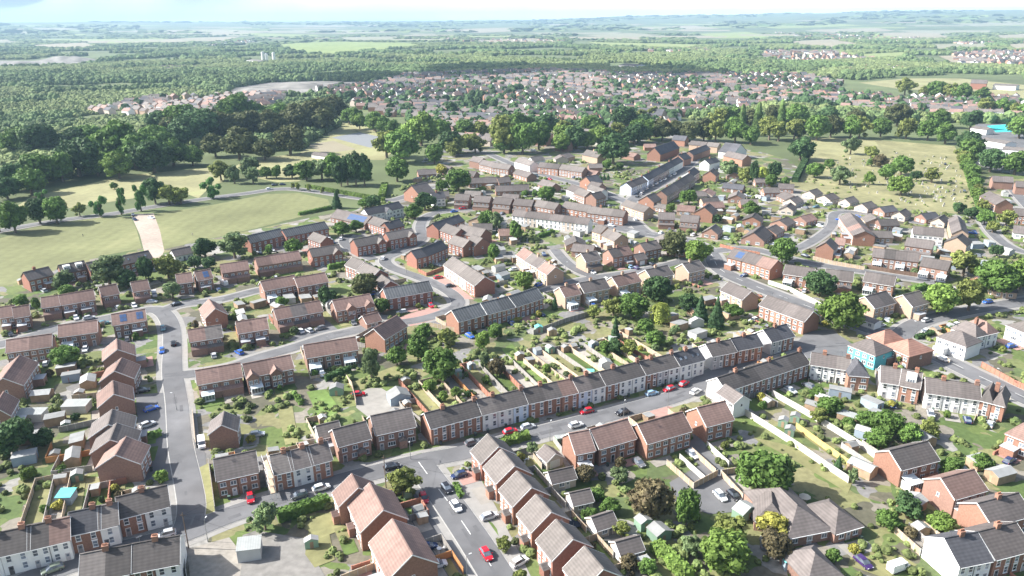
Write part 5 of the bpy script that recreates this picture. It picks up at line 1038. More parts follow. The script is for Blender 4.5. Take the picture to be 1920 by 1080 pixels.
TL([(1840, 215), (1960, 225)], 5, 30, 28, 'bo'); TL([(1160, 235), (1240, 225)], 3, 26, 32, 'bo'); TL([(1690, 180), (1760, 188), (1850, 195)], 6, 28, 22, 'bo')

def in_yard(q):
    px, py = proj(q)
    for P in NOP:
        c = False; j = len(P)-1
        for i in range(len(P)):
            (xi, yi), (xj, yj) = P[i], P[j]
            if (yi > py) != (yj > py) and px < (xj-xi)*(py-yi)/(yj-yi)+xi: c = not c
            j = i
        if c: return True
    return False
# ================================================================ GARDENS
gr_ = random.Random(11)
NS = [0, 0, 0]
LIM = dict(fence=298, shed=150, bush=215)
HOUSES.sort(key=lambda t: (t[0]).length-(160 if t[5] in ('strip', 'long') else 0))
for (org, X, Y, w, d, garden, place, cat) in HOUSES:
    c = org+X*w/2+Y*d/2; dist = c.length
    if dist > 470 or cat in ('garage', 'hall'): continue
    tocam = -1 if Y.dot(-c.normalized()) < 0 else 1      # back garden lies away from the camera for Y pointing away
    for side, base in ((1, 1), (-1, 0)):
        Lg = (gr_.uniform(26, 33) if garden == 'strip' else 26) if (garden in ('strip', 'long') and side == 1) else (gr_.uniform(7, 11) if side == 1 else gr_.uniform(3.5, 7))
        if garden in ('strip', 'long') and side == -1: continue
        n_ = Y*side; o0 = org+(Y*d if side == 1 else Vector())
        Lf = 0
        for k in range(1, int(Lg)+1):
            ok = True
            for u in (.15, .5, .85):
                q = o0+X*w*u+n_*k
                if k > 4.8 or garden != 'strip' or True:
                    if hit_road(q, .3): ok = False
                    if hit_house(q, .6, 2.5 if garden in ('strip', 'long') else 0) and not (garden in ('strip', 'long') and k < 6): ok = False
            if not ok: break
            Lf = k
        if Lf < 3: continue
        a, b = o0+n_*.4, o0+X*w+n_*.4
        r = gr_.random(); m = M_lawn if r < .38 else (M_lawn2 if r < .68 else M_patio)
        if side == -1 and r > .5: m = gr_.choice([M_patio, M_conc, MATS['block_paving']])
        s0 = 2.2 if side == 1 else .4
        P = [a+X*.3+n_*s0, b-X*.3+n_*s0, b-X*.3+n_*(Lf-.6), a+X*.3+n_*(Lf-.6)]
        if Lf > 3.5: sheet('garden_lawn' if m in (M_lawn, M_lawn2) else 'paved_garden', P, m, .085+.004*(len(HOUSES) % 3)+gr_.random()*.01, px=False)
        if side == 1:
            sheet('patio', [a, b, b+n_*2, a+n_*2], M_patio, .07+gr_.random()*.01, px=False)
        if side == 1 or gr_.random() < .25:
            fm = gr_.choice('wwwgggor') if side == 1 else gr_.choice('rrw'); hh = 1.7 if side == 1 else .9
            if NF[0] < LIM['fence'] and dist < 400:
                fence_w(a, a+n_*(Lf-.2), hh, fm); 
                if gr_.random() < .55 and NF[0] < LIM['fence']: fence_w(a+n_*Lf, b+n_*Lf, hh, fm)
        if side == 1 and Lf >= 6 and NS[0] < LIM['shed'] and gr_.random() < .6:
            q = a+X*(1.5 if gr_.random() < .5 else w-1.6)+n_*(Lf-1.9)
            if not hit_house(q, 1.2): shed(q, math.atan2(X.y, X.x)+gr_.choice((0, math.pi/2)), gr_.uniform(2, 3), gr_.uniform(1.6, 2.4), gr_.uniform(1.8, 2.2), gr_.choice('ttttgb'), gr_.choice('fffffl'), gr_.random() < .3); NS[0] += 1
        for _ in range(2 if side == 1 else 1):
            if NS[1] < LIM['bush'] and gr_.random() < .62 and Lf > 4:
                q = a+X*gr_.uniform(.8, w-.8)+n_*gr_.uniform(Lf*.35, Lf-.8)
                if not hit_house(q, .9) and not hit_road(q, .6) and not in_yard(q):
                    bw = gr_.uniform(1.3, 3.2); plant(q, bw, bw*gr_.uniform(.7, 1.0), gr_.choice('bbdlosycb')); NS[1] += 1

br_ = random.Random(77)
for P, cnt in (([(760, 335), (1000, 330), (1040, 378), (800, 372)], 4), ([(1050, 425), (1330, 430), (1320, 470), (1080, 480)], 4), ([(1340, 320), (1480, 350), (1500, 395), (1440, 460), (1340, 440)], 9), ([(1500, 470), (1900, 540), (1900, 560), (1500, 500)], 4), ([(1180, 380), (1340, 330), (1350, 395), (1220, 405)], 4), ([(1030, 290), (1240, 270), (1180, 330), (1060, 330)], 6), ([(880, 410), (960, 420), (970, 470), (900, 470)], 3), ([(1640, 410), (1700, 420), (1700, 450), (1650, 450)], 4)):
    k = tries = 0
    while k < cnt and tries < 600:
        tries += 1; px = br_.uniform(min(p[0] for p in P), max(p[0] for p in P)); py = br_.uniform(min(p[1] for p in P), max(p[1] for p in P)); q = g(px, py)
        ins = False; j = len(P)-1
        for i in range(len(P)):
            (xi, yi), (xj, yj) = P[i], P[j]
            if (yi > py) != (yj > py) and px < (xj-xi)*(py-yi)/(yj-yi)+xi: ins = not ins
            j = i
        if not ins or hit_house(q, 8.2) or hit_road(q, 6.5): continue
        hw_ = 5*ppm(q); row(px-hw_, py, px+hw_, py+br_.uniform(-2, 4), walls=br_.choice('bPBCb'), roof=br_.choice('nngtd'), kind=br_.choice('pg'), D=br_.uniform(9, 12), d=8, eave=2.8, rh=2.3, cat='bungalow', n=1, opts='v'); k += 1
# ---------------------------------------------------------------- infill bungalows and garages, driveway cars, bins, garden furniture
ir = random.Random(31)
INF = [([(1340, 310), (1470, 345), (1500, 400), (1420, 430), (1350, 395), (1330, 340)], 12, 'g'), ([(760, 335), (1000, 330), (1100, 380), (960, 396), (800, 380)], 10, 'g'), ([(1340, 395), (1440, 400), (1440, 465), (1350, 450)], 6, 'g'), ([(1500, 420), (1900, 440), (1900, 540), (1500, 480)], 16, 'g'), ([(1050, 430), (1240, 420), (1200, 460), (1080, 480)], 5, 'g'),
       ([(880, 400), (980, 420), (1000, 470), (900, 480)], 6, 'g'), ([(1350, 560), (1420, 580), (1300, 640), (1240, 600)], 6, 'g'), ([(370, 560), (640, 560), (620, 640), (400, 640)], 12, 'g'), ([(60, 660), (190, 680), (180, 860), (20, 900)], 10, 'g'), ([(1500, 700), (1700, 790), (1880, 900), (1700, 960), (1500, 800)], 12, 'g'), ([(860, 520), (980, 470), (1000, 560), (900, 575)], 7, 'g'), ([(1860, 300), (1930, 330), (1930, 400), (1880, 390)], 3, 'g')]
for P, cnt, ty in INF:
    k = tries = 0
    while k < cnt and tries < 400:
        tries += 1; px = ir.uniform(min(p[0] for p in P), max(p[0] for p in P)); py = ir.uniform(min(p[1] for p in P), max(p[1] for p in P)); q = g(px, py)
        ins = False; j = len(P)-1
        for i in range(len(P)):
            (xi, yi), (xj, yj) = P[i], P[j]
            if (yi > py) != (yj > py) and px < (xj-xi)*(py-yi)/(yj-yi)+xi: ins = not ins
            j = i
        if not ins or hit_house(q, 3.4) or hit_road(q, 2.5) or in_yard(q): continue
        rz = heading(q)+ir.choice((0, math.pi/2)); k += 1
        shed(q, rz, ir.uniform(3, 4.2), ir.uniform(4.5, 6), 2.3, ir.choice('ttttbw'), ir.choice('fffffl'), ir.random() < .5, base=ir.choice(['felt roofed domestic garage', 'pale domestic garage']) if False else None, name='garage', cat='garage')
        REG[-1] = (REG[-1][0], 'small detached garage', None, REG[-1][3])
binm = MB(); binm.prism([(-.25, 0), (.25, 0), (.3, 1.0), (-.3, 1.0)], 'y', -.28, .28); BINB = binm.mesh('bin_body', [pm('bin_grey', (.06, .065, .07), var=0)]); binm = MB(); binm.box(-.33, -.34, 1.0, .33, .32, 1.07); BINL = binm.mesh('lid', [pm('bin_lid', (.08, .12, .10), var=0, objvar=.8)])
trm = MB(); trm.tube((0, 0, .7), (0, 0, .76), 1.5, 1.5, 18); TRB = trm.mesh('mat', [pm('trampoline_mat', (.03, .04, .06), var=0)]); trm = MB()
for i in range(6): a_ = i*1.047; trm.tube((1.5*math.cos(a_), 1.5*math.sin(a_), 0), (1.5*math.cos(a_), 1.5*math.sin(a_), 1.9), .04, .04, 5)
TRP = trm.mesh('frame', [M_pole])
tbm = MB(); tbm.tube((0, 0, .68), (0, 0, .73), .55, .55, 12); tbm.tube((0, 0, 0), (0, 0, .68), .05, .05, 5); TBB = tbm.mesh('table_top', [M_white]); tbm = MB(); tbm.box(-.22, -.22, 0, .22, .22, .45); tbm.box(-.22, .18, .45, .22, .22, .9); TBC = tbm.mesh('chair', [M_white])
pam = MB(); pam.tube((0, 0, 2.0), (0, 0, 2.5), 1.35, .04, 8); PAC = pam.mesh('canopy', [pm('parasol_cloth', (.5, .46, .38), var=0, objvar=.5)]); pam = MB(); pam.tube((0, 0, 0), (0, 0, 2.1), .03, .03, 5); PAP = pam.mesh('pole', [M_pole])
nb = nt_ = nf_ = ncar = 0
for (org, X, Y, w, d, garden, place, cat) in HOUSES:
    c = org+X*w/2+Y*d/2; dist = c.length
    if cat in ('garage', 'hall'): continue
    fr0 = org-Y*2.2
    if dist < 520 and ncar < 95 and place != PE and garden not in ('strip', 'long') and ir.random() < .5:
        q = org+X*w*ir.choice((.3, .7))-Y*ir.uniform(3.2, 4.5)
        if not hit_house(q, 1.9):
            x_, y_ = proj(q); e = car(x_, y_-2, ir.choice(['white', 'silver', 'grey', 'black', 'blue', 'grey', 'navy', 'silver', 'white', 'grey']), auto=True); rz_ = math.atan2(Y.y, Y.x)+(0 if ir.random() < .5 else math.pi)
            if e and not hit_road(q, -1): e.rotation_euler = (0, 0, rz_)
            ncar += bool(e)
    if dist < 300 and nb < 60 and ir.random() < .6:
        q = org+X*ir.uniform(.5, w-.5)-Y*ir.uniform(.8, 1.2)
        if not hit_house(q, .1) and not hit_road(q, -1):
            e = empty('wheelie_bin', q, math.atan2(Y.y, Y.x)); inst('bin_body', BINB, e); inst('lid', BINL, e); reg(e, 'dark wheelie bin', 'wheelie bin', None, 'wheelie bins'); nb += 1
    if dist < 330 and ir.random() < .3 and garden != 'short':
        q = org+X*w*.5+Y*(d+ir.uniform(3, 5.5))
        if not hit_house(q, 1.6) and not hit_road(q, 1):
            t_ = ir.random()
            if t_ < .3: e = empty('trampoline', q, ir.random()*3); inst('mat', TRB, e); inst('frame', TRP, e); reg(e, 'round black garden trampoline', 'trampoline', None, 'garden trampolines')
            elif t_ < .6: e = empty('parasol', q, 0); inst('canopy', PAC, e); inst('pole', PAP, e); reg(e, 'open garden parasol', 'parasol', None, 'garden parasols')
            else:
                e = empty('garden_table', q, ir.random()*3); inst('table_top', TBB, e); reg(e, 'round white garden table', 'table', None, 'garden tables')
                for a_ in (0, 2.1, 4.2): ch = empty('garden_chair', q+Vector((math.sin(a_), -math.cos(a_), 0)), a_+3.14+0); inst('seat', TBC, ch); reg(ch, 'white garden chair', 'chair', None, 'garden chairs')
# ================================================================ FAR TOWN
def inpoly(x, y, P):
    c = False; j = len(P)-1
    for i in range(len(P)):
        xi, yi = P[i]; xj, yj = P[j]
        if (yi > y) != (yj > y) and x < (xj-xi)*(y-yi)/(yj-yi+1e-9)+xi: c = not c
        j = i
    return c
TOWN = [([(590, 168), (700, 160), (760, 142), (1040, 132), (1160, 140), (1500, 142), (1580, 158), (1560, 178), (1700, 190), (1930, 196), (1930, 215), (1640, 212), (1440, 198), (1270, 228), (1240, 262), (1060, 278), (860, 272), (800, 235), (700, 214), (640, 190)], 15, 20, .8),
        ([(165, 212), (230, 196), (300, 186), (400, 183), (530, 176), (535, 192), (480, 208), (400, 224), (300, 222)], 13, 17, .85),
        ([(1480, 168), (1600, 176), (1700, 184), (1930, 186), (1930, 228), (1700, 218), (1480, 200)], 17, 24, .7), ([(1440, 96), (1560, 98), (1640, 112), (1500, 118), (1420, 112)], 26, 34, .7), ([(1780, 100), (1930, 96), (1930, 122), (1800, 124)], 24, 30, .75), ([(1500, 122), (1640, 126), (1780, 132), (1600, 140), (1460, 132)], 26, 30, .55), ([(1200, 92), (1330, 92), (1330, 98), (1220, 98)], 30, 36, .6),
        ([(340, 92), (470, 74), (480, 80), (380, 88)], 40, 50, .5), ([(820, 72), (1060, 76), (1060, 84), (900, 82)], 45, 60, .5), ([(1440, 60), (1600, 66), (1800, 74), (1700, 80), (1500, 72)], 60, 70, .4), ([(300, 128), (390, 126), (390, 136), (310, 138)], 26, 34, .5), ([(1780, 78), (1930, 76), (1930, 82), (1800, 84)], 36, 44, .8)]
tr = random.Random(21); far = []
for P, gx, gy, dens in TOWN:
    W_ = [g(x, y) for x, y in P]; x0, x1 = min(p.x for p in W_), max(p.x for p in W_); y0, y1 = min(p.y for p in W_), max(p.y for p in W_)
    j = 0; hx = {}; y = y0
    while y < y1:
        x = x0
        while x < x1:
            ang = .9*mnoise(Vector((x*.0035, y*.0035, 2)))+(.5 if mnoise(Vector((x*.006, y*.004, 8))) > 0 else -.4)
            q = Vector((x+tr.uniform(-3.5, 3.5)+9*math.sin(y*.01), y+tr.uniform(-4, 4)+7*mnoise(Vector((x*.01, y*.01, 5))), 0)); px, py = proj(q)
            if inpoly(px, py, P) and not hit_house(q, 6) and not hit_road(q, 6) and tr.random() < dens and mnoise(Vector((x*.012, y*.012, 4))) > -.28: far.append((q, ang, P is TOWN[0][0], P is TOWN[1][0]))
            x += gx
        y += gy
far.sort(key=lambda t: t[0].length)
nh = sum(1 for r in REG if r[0].get('category') in ('house', 'bungalow'))
budget = max(0, 298-nh)
print('near houses', nh, 'far', len(far), 'budget', budget)
FW, FR = 'BBbCWWPbBR', 'nngktgnn'
def geo(mw, mr, q, ang, w, d, e, rh, mi, mj, ch):
    M = Matrix.Rotation(ang, 3, 'Z')
    def tr_(v): p = q+M @ Vector(v); return (p.x, p.y, p.z)
    n = len(mw.v); mw.v += [tr_(v) for v in ((-w/2, -d/2, 0), (w/2, -d/2, 0), (w/2, d/2, 0), (-w/2, d/2, 0), (-w/2, -d/2, e), (w/2, -d/2, e), (w/2, d/2, e), (-w/2, d/2, e), (-w/2, 0, e+rh), (w/2, 0, e+rh))]
    for f in ((0, 1, 5, 4), (1, 2, 6, 9, 5), (2, 3, 7, 6), (3, 0, 4, 8, 7)): mw.f.append(tuple(n+i for i in f)); mw.m.append(mi)
    n = len(mr.v); o = .4; mr.v += [tr_(v) for v in ((-w/2-.2, -d/2-o, e-.2), (w/2+.2, -d/2-o, e-.2), (w/2+.2, 0, e+rh+.08), (-w/2-.2, 0, e+rh+.08), (w/2+.2, d/2+o, e-.2), (-w/2-.2, d/2+o, e-.2))]
    mr.f += [(n, n+1, n+2, n+3), (n+3, n+2, n+4, n+5)]; mr.m += [mj, mj]
    if ch:
        n = len(mw.v); cx = w*.35; mw.v += [tr_((cx+a*.5, b*.4, z)) for z in (e+rh-.8, e+rh+1.3) for a, b in ((-1, -1), (1, -1), (1, 1), (-1, 1))]
        for f in ((0, 1, 5, 4), (1, 2, 6, 5), (2, 3, 7, 6), (3, 0, 4, 7), (4, 5, 6, 7)): mw.f.append(tuple(n+i for i in f)); mw.m.append(0)
mat_all = [WALL[k] for k in 'BRbCWP']+[ROOF[k] for k in 'nngkt']
ST = MB()
for i, (q, ang, main, est) in enumerate(far):
    w, d, e = tr.uniform(9, 15), tr.uniform(7.5, 9), tr.uniform(4.8, 5.8); wl = tr.choice([0, 0, 2, 5, 4, 4, 4, 3]) if not est else tr.choice([3, 5, 2, 4]); rf = tr.choice([0, 1, 2, 3, 4, 2, 2, 4])
    if q.length > 1700: w *= 1.1
    if i < budget:
        o = empty('house', q, ang); mw, mr = MB(), MB(); geo(mw, mr, Vector(), 0, w, d, e, d*.36, 0, 0, tr.random() < .5)
        mw.obj('wall', mat_all[wl], o); mr.obj('roof', mat_all[6+rf], o)
        for k in (-1, 0, 1):
            inst('window', WM['s'], o, (k*w*.3, -d/2-.003, 2.9)); 
        reg(o, f"{WNAME['BRbCWP'[wl]]} distant house with {RNAME['nngkt'[rf]]}", 'house', None, 'houses of the distant town')
    else:
        geo(ST, ST, q, ang, w, d, e, d*.36, wl, 6+rf, tr.random() < .4)
o = ST.obj('distant_town', mat_all); o['kind'] = 'stuff'; o['label'] = 'dense mass of far brick and white houses with grey roofs'; o['category'] = 'distant houses'

# ================================================================ WOODLAND (one mass, instanced inside a single object)
def forest_tree(name, mat, seeds, sub=3):
    ng = bpy.data.node_groups.new(name, 'GeometryNodeTree'); ng.interface.new_socket('Geometry', in_out='INPUT', socket_type='NodeSocketGeometry'); ng.interface.new_socket('Geometry', in_out='OUTPUT', socket_type='NodeSocketGeometry')
    N, L = ng.nodes, ng.links; gi, go = N.new('NodeGroupInput'), N.new('NodeGroupOutput'); g2i = N.new('GeometryNodeGeometryToInstance')
    for sd_ in seeds:
        ic = N.new('GeometryNodeMeshIcoSphere'); ic.inputs['Subdivisions'].default_value = sub; ic.inputs['Radius'].default_value = .5
        po = N.new('GeometryNodeInputPosition'); no = N.new('ShaderNodeTexNoise'); no.noise_dimensions = '4D'; no.inputs['W'].default_value = sd_; no.inputs['Scale'].default_value = 3.2; no.inputs['Detail'].default_value = 4; no.inputs['Roughness'].default_value = .7
        L.new(po.outputs[0], no.inputs['Vector']); sb = N.new('ShaderNodeMath'); sb.operation = 'MULTIPLY_ADD'; L.new(no.outputs['Fac'], sb.inputs[0]); sb.inputs[1].default_value = 1.9; sb.inputs[2].default_value = -.95
        vs_ = N.new('ShaderNodeVectorMath'); vs_.operation = 'SCALE'; L.new(po.outputs[0], vs_.inputs[0]); L.new(sb.outputs[0], vs_.inputs['Scale'])
        sp = N.new('GeometryNodeSetPosition'); L.new(ic.outputs['Mesh'], sp.inputs['Geometry']); L.new(vs_.outputs[0], sp.inputs['Offset'])
        L.new(sp.outputs[0], g2i.inputs[0])
    ip = N.new('GeometryNodeInstanceOnPoints'); L.new(gi.outputs[0], ip.inputs['Points']); L.new(g2i.outputs[0], ip.inputs['Instance']); ip.inputs['Pick Instance'].default_value = True
    rv = N.new('FunctionNodeRandomValue'); rv.data_type = 'FLOAT_VECTOR'; rv.inputs[1].default_value = (.3, .3, 6.28); L.new(rv.outputs[0], ip.inputs['Rotation'])
    at = N.new('GeometryNodeInputNamedAttribute'); at.data_type = 'FLOAT_VECTOR'; at.inputs['Name'].default_value = 'size'; L.new(at.outputs[0], ip.inputs['Scale'])
    sm = N.new('GeometryNodeSetMaterial'); sm.inputs['Material'].default_value = mat; L.new(ip.outputs[0], sm.inputs['Geometry']); L.new(sm.outputs[0], go.inputs[0]); return ng
m_for = pm('woodland', (.085, .13, .05), rough=.75, spec=.1, var=.35, scale=.5, var2=.25, scale2=.006, col2=(.105, .15, .06), objvar=.35, bump=.8)
m_yng = pm('young_woodland', (.105, .15, .065), rough=.75, spec=.1, var=.28, scale=.5, var2=.2, scale2=.01, col2=(.15, .185, .075), objvar=.35, bump=.8)
NOT = [t[0] for t in TOWN[:5]]+[list(q) for q in FLD]+[[(520, 84), (560, 80), (640, 78), (760, 80), (800, 86), (700, 96), (620, 104), (550, 98)], [(-60, 118), (0, 112), (60, 112), (110, 104), (190, 112), (150, 122), (60, 126), (-60, 130)], [(412, 188), (440, 165), (500, 155), (600, 152), (700, 154), (690, 166), (610, 178), (540, 180), (420, 196)],
       [(1610, 155), (1700, 147), (1800, 147), (1930, 160), (1960, 196), (1860, 182), (1760, 172), (1680, 166)], [(1820, 140), (1920, 140), (1920, 166), (1820, 166)], [(1140, 118), (1200, 118), (1200, 130), (1140, 130)], [(485, 106), (522, 106), (522, 116), (455, 118)]]
WOODS = [[(-80, 70), (2000, 60), (2000, 150), (1600, 150), (1500, 142), (1160, 140), (1040, 132), (760, 142), (700, 155), (640, 185), (640, 208), (600, 215), (470, 228), (400, 242), (330, 250), (180, 264), (60, 290), (-80, 335)],
         [(-80, 290), (60, 275), (240, 262), (300, 300), (200, 322), (60, 345), (-80, 370)], [(330, 262), (480, 245), (620, 215), (640, 235), (560, 282), (480, 288), (420, 285), (360, 275)],
         [(1440, 196), (1640, 208), (1930, 214), (1930, 232), (1440, 228), (1250, 225), (1250, 215)]]
fr_ = random.Random(5); pts = []; siz = []; ypts = []; ysiz = []
def forest_fill(x0, x1, D0, D1, sp, s0, s1, dens=1.0, clump=0):
    y = D0
    while y < D1:
        hw = y*.74+20; x = -hw
        while x < hw:
            X, Y = x+fr_.uniform(-.5, .5)*sp, y+fr_.uniform(-.5, .5)*sp; x += sp
            if fr_.random() > dens: continue
            n1 = mnoise(Vector((X*.004, Y*.004, 1))); n2 = mnoise(Vector((X*.0012, Y*.0012, 6)))
            if clump and n1+.6*n2 < clump: continue
            if n1+.4*mnoise(Vector((X*.013, Y*.013, 4))) < -.42: continue
            px, py = proj((X, Y, 0))
            if not any(inpoly(px, py, P) for P in WOODS if D0 < 4000) and D0 < 4000: continue
            if any(inpoly(px, py, P) for P in NOT): continue
            k = 1+1.0*n1; s = fr_.uniform(s0*.7, s1)*max(.5, min(1.5, k)); h = min(s*fr_.uniform(.8, 1.15), 14 if D0 < 3800 else 9)
            nn = n1+.9*n2+.35*mnoise(Vector((X*.016, Y*.016, 7)))
            if nn > -.02: s *= .72; h *= .62
            (ypts if nn > -.02 else pts).append((X, Y, (gz(X, Y) if Y > 3300 else 0)+h*.36)); (ysiz if nn > -.02 else siz).append((s, s, h))
        y += sp*.9
forest_fill(0, 0, 470, 1100, 6.0, 7, 12, .95)
forest_fill(0, 0, 1100, 2200, 9.5, 10, 17, .93)
forest_fill(0, 0, 2200, 3800, 17, 13, 24, .9, -.12)
forest_fill(0, 0, 3800, 7000, 30, 26, 46, .8, -.02)
forest_fill(0, 0, 7000, 14000, 70, 60, 130, .8, .02)
tp_, ts_ = [], []
for _ in range(4700):
    P = TOWN[0][0] if _ < 4100 else TOWN[1][0]; px, py = fr_.uniform(160, 1930), fr_.uniform(135, 240)
    if not inpoly(px, py, P): continue
    q = g(px, py); s = fr_.uniform(4, 12); tp_.append((q.x, q.y, s*.42)); ts_.append((s, s, s*1.05))
print('forest points', len(pts))
me = bpy.data.meshes.new('woodland'); me.from_pydata(pts, [], []); at = me.attributes.new('size', 'FLOAT_VECTOR', 'POINT'); at.data.foreach_set('vector', [c for s in siz for c in (s[0], s[1], min(s[2], 14 if s[0] < 24.5 else 10))])
fo = link(bpy.data.objects.new('woodland', me)); md = fo.modifiers.new('trees', 'NODES'); md.node_group = forest_tree('woodland_nodes', m_for, (1.3, 4.7, 9.1, 14.2)); fo['kind'] = 'stuff'; fo['label'] = 'rolling green woodland stretching to the horizon'; fo['category'] = 'woodland'

me = bpy.data.meshes.new('town_foliage'); me.from_pydata(tp_, [], []); at = me.attributes.new('size', 'FLOAT_VECTOR', 'POINT'); at.data.foreach_set('vector', [c for s in ts_ for c in s])
to = link(bpy.data.objects.new('town_foliage', me)); md = to.modifiers.new('trees', 'NODES'); md.node_group = forest_tree('town_tree_nodes', pm('town_leaves', (.055, .095, .04), rough=.75, spec=.1, var=.35, scale=.5, var2=.25, scale2=.01, objvar=.5, bump=.8), (3.3, 8.7, 12.1)); to['kind'] = 'stuff'; to['label'] = 'dark green foliage filling the gaps of the far town'; to['category'] = 'foliage'
# planting between the gardens: nobody could count it
RES = [(-60, 575), (60, 540), (280, 500), (420, 470), (600, 440), (700, 380), (800, 330), (1060, 300), (1330, 330), (1560, 375), (1830, 410), (1930, 380), (1990, 620), (2100, 1200), (-120, 1200)]
ug = random.Random(8); up, us = [], []
x0, x1 = -240, 420
for _ in range(52000):
    q = Vector((ug.uniform(-330, 420), ug.uniform(118, 640), 0)); n1 = mnoise(Vector((q.x*.07, q.y*.07, 0)))+.5*mnoise(Vector((q.x*.2, q.y*.2, 3)))
    if n1 < (-.12 if q.y < 290 and q.x > -60 else .05): continue
    px, py = proj(q)
    if not inpoly(px, py, RES) or hit_road(q, .8) or hit_house(q, 1.0) or in_yard(q): continue
    s = ug.uniform(.5, 2.1)*(1+.7*max(0, n1)); up.append((q.x, q.y, s*.28)); us.append((s, s, s*ug.uniform(.6, 1.0)))
for _ in range(260):
    px, py = ug.uniform(1480, 1830), ug.uniform(270, 395); q = g(px, py)
    if inpoly(px, py, [(1480, 350), (1508, 300), (1640, 280), (1780, 290), (1830, 395), (1700, 390), (1560, 365)]) and mnoise(Vector((q.x*.03, q.y*.02, 0))) > -.05: s = ug.uniform(.8, 2.6); up.append((q.x, q.y, s*.2)); us.append((s, s, s*.7))
print('undergrowth', len(up))
me = bpy.data.meshes.new('undergrowth'); me.from_pydata(up, [], []); at = me.attributes.new('size', 'FLOAT_VECTOR', 'POINT'); at.data.foreach_set('vector', [c for s in us for c in s])
uo = link(bpy.data.objects.new('undergrowth', me)); md = uo.modifiers.new('shrubs', 'NODES'); md.node_group = forest_tree('undergrowth_nodes', pm('undergrowth_leaves', (.06, .10, .032), var=.45, scale=1.4, var2=.3, scale2=.15, col2=(.12, .15, .05), objvar=.45, bump=.3), (2.3, 6.1, 11.7)); uo['kind'] = 'stuff'; uo['label'] = 'low mixed planting and weeds between the gardens'; uo['category'] = 'undergrowth'
# ================================================================ CLOUD (its shadow lies on the hilltop of the town)
tgt = Vector((20, 1660, 0)); cc = tgt+sd*(900/sd.z); mb = MB(); cr_ = random.Random(2)
for i in range(16):
    c = Vector((cr_.uniform(-330, 330), cr_.uniform(-170, 170), cr_.uniform(-12, 12))); rr = cr_.uniform(60, 120); n0 = len(mb.v); st_, sl2 = 10, 16
    for a in range(st_+1):
        for b in range(sl2):
            th, ph = math.pi*a/st_, 6.283*b/sl2; d = Vector((math.sin(th)*math.cos(ph), math.sin(th)*math.sin(ph), math.cos(th)*.45)); v = c+d*rr*(1+.35*mnoise(d*2.2+c*.01)); mb.v.append(tuple(v))
    for a in range(st_):
        for b in range(sl2): mb.f.append((n0+a*sl2+b, n0+(a+1)*sl2+b, n0+(a+1)*sl2+(b+1) % sl2, n0+a*sl2+(b+1) % sl2)); mb.m.append(0)
co = mb.obj('cloud', pm('cloud_white', (.85, .85, .86), rough=1, spec=0, var=.03, scale=.01), None, cc); co['kind'] = 'structure'; co.data.shade_smooth()
me = bpy.data.meshes.new('young_woodland'); me.from_pydata(ypts, [], []); at = me.attributes.new('size', 'FLOAT_VECTOR', 'POINT'); at.data.foreach_set('vector', [c for s in ysiz for c in s])
yo = link(bpy.data.objects.new('young_woodland', me)); md = yo.modifiers.new('trees', 'NODES'); md.node_group = forest_tree('young_nodes', m_yng, (5.3, 7.7, 16.1)); yo['kind'] = 'stuff'; yo['label'] = 'paler young plantation woodland between the darker woods'; yo['category'] = 'woodland'
# the white cloud bank beyond the horizon
mb = MB(); NA, NR = 150, 16
for j in range(NR+1):
    t = j/NR
    for i in range(NA+1):
        az = R(-62+124*i/NA); r = 46000+9000*t; dx, dy = math.sin(az), math.cos(az); zz = -150+9500*t**1.15
        nn = mnoise(Vector((az*14, t*5, 1)))*260*min(1, t*5)+mnoise(Vector((az*45, t*14, 4)))*70*min(1, t*5); mb.v.append((dx*(r-nn), dy*(r-nn), zz+nn*.5))
for j in range(NR):
    for i in range(NA): a = j*(NA+1)+i; mb.f.append((a, a+1, a+NA+2, a+NA+1)); mb.m.append(0)
nb0 = len(mb.v)
for i in range(NA+1):
    az = R(-62+124*i/NA); mb.v += [(math.sin(az)*62000, math.cos(az)*62000, -150), (math.sin(az)*62000, math.cos(az)*62000, 9000)]
for i in range(NA):
    a = nb0+2*i; mb.f.append((a, a+1, a+3, a+2)); mb.f.append((NR*(NA+1)+i, NR*(NA+1)+i+1, a+3, a+1)); mb.f.append((i+1, i, a, a+2)); mb.m += [0, 0, 0]
cb = mb.obj('cloud_bank', pm('cloud_pale', (.80, .83, .86), rough=1, spec=0, var=.04, scale=.0004)); cb['kind'] = 'structure'; cb.data.shade_smooth()
# ================================================================ GRAVESTONES
st = MB(); st.prism([(-.3, 0), (.3, 0), (.3, .8), (.15, 1.0), (-.15, 1.0), (-.3, .8)], 'y', -.08, .08); st.box(-.4, -.2, 0, .4, .2, .14); GSM = st.mesh('gravestone', pm('pale_stone', (.55, .53, .50), var=.15, objvar=.4))
gg = random.Random(4); k = 0
while k < 150:
    px, py = gg.uniform(1500, 1800), gg.uniform(285, 392)
    if not inpoly(px, py, [(1530, 330), (1560, 300), (1640, 284), (1770, 296), (1800, 320), (1818, 392), (1700, 385), (1600, 362)]): continue
    q = g(px, py); q = Vector((q.x, round(q.y/4)*4, 0)); o = inst('gravestone', GSM, None, q, gg.uniform(-.2, .2)); s = gg.uniform(.9, 1.6); o.scale = (s, s, s)
    reg(o, 'small pale upright gravestone', 'gravestone', 'in the cemetery', 'gravestones in the cemetery'); k += 1

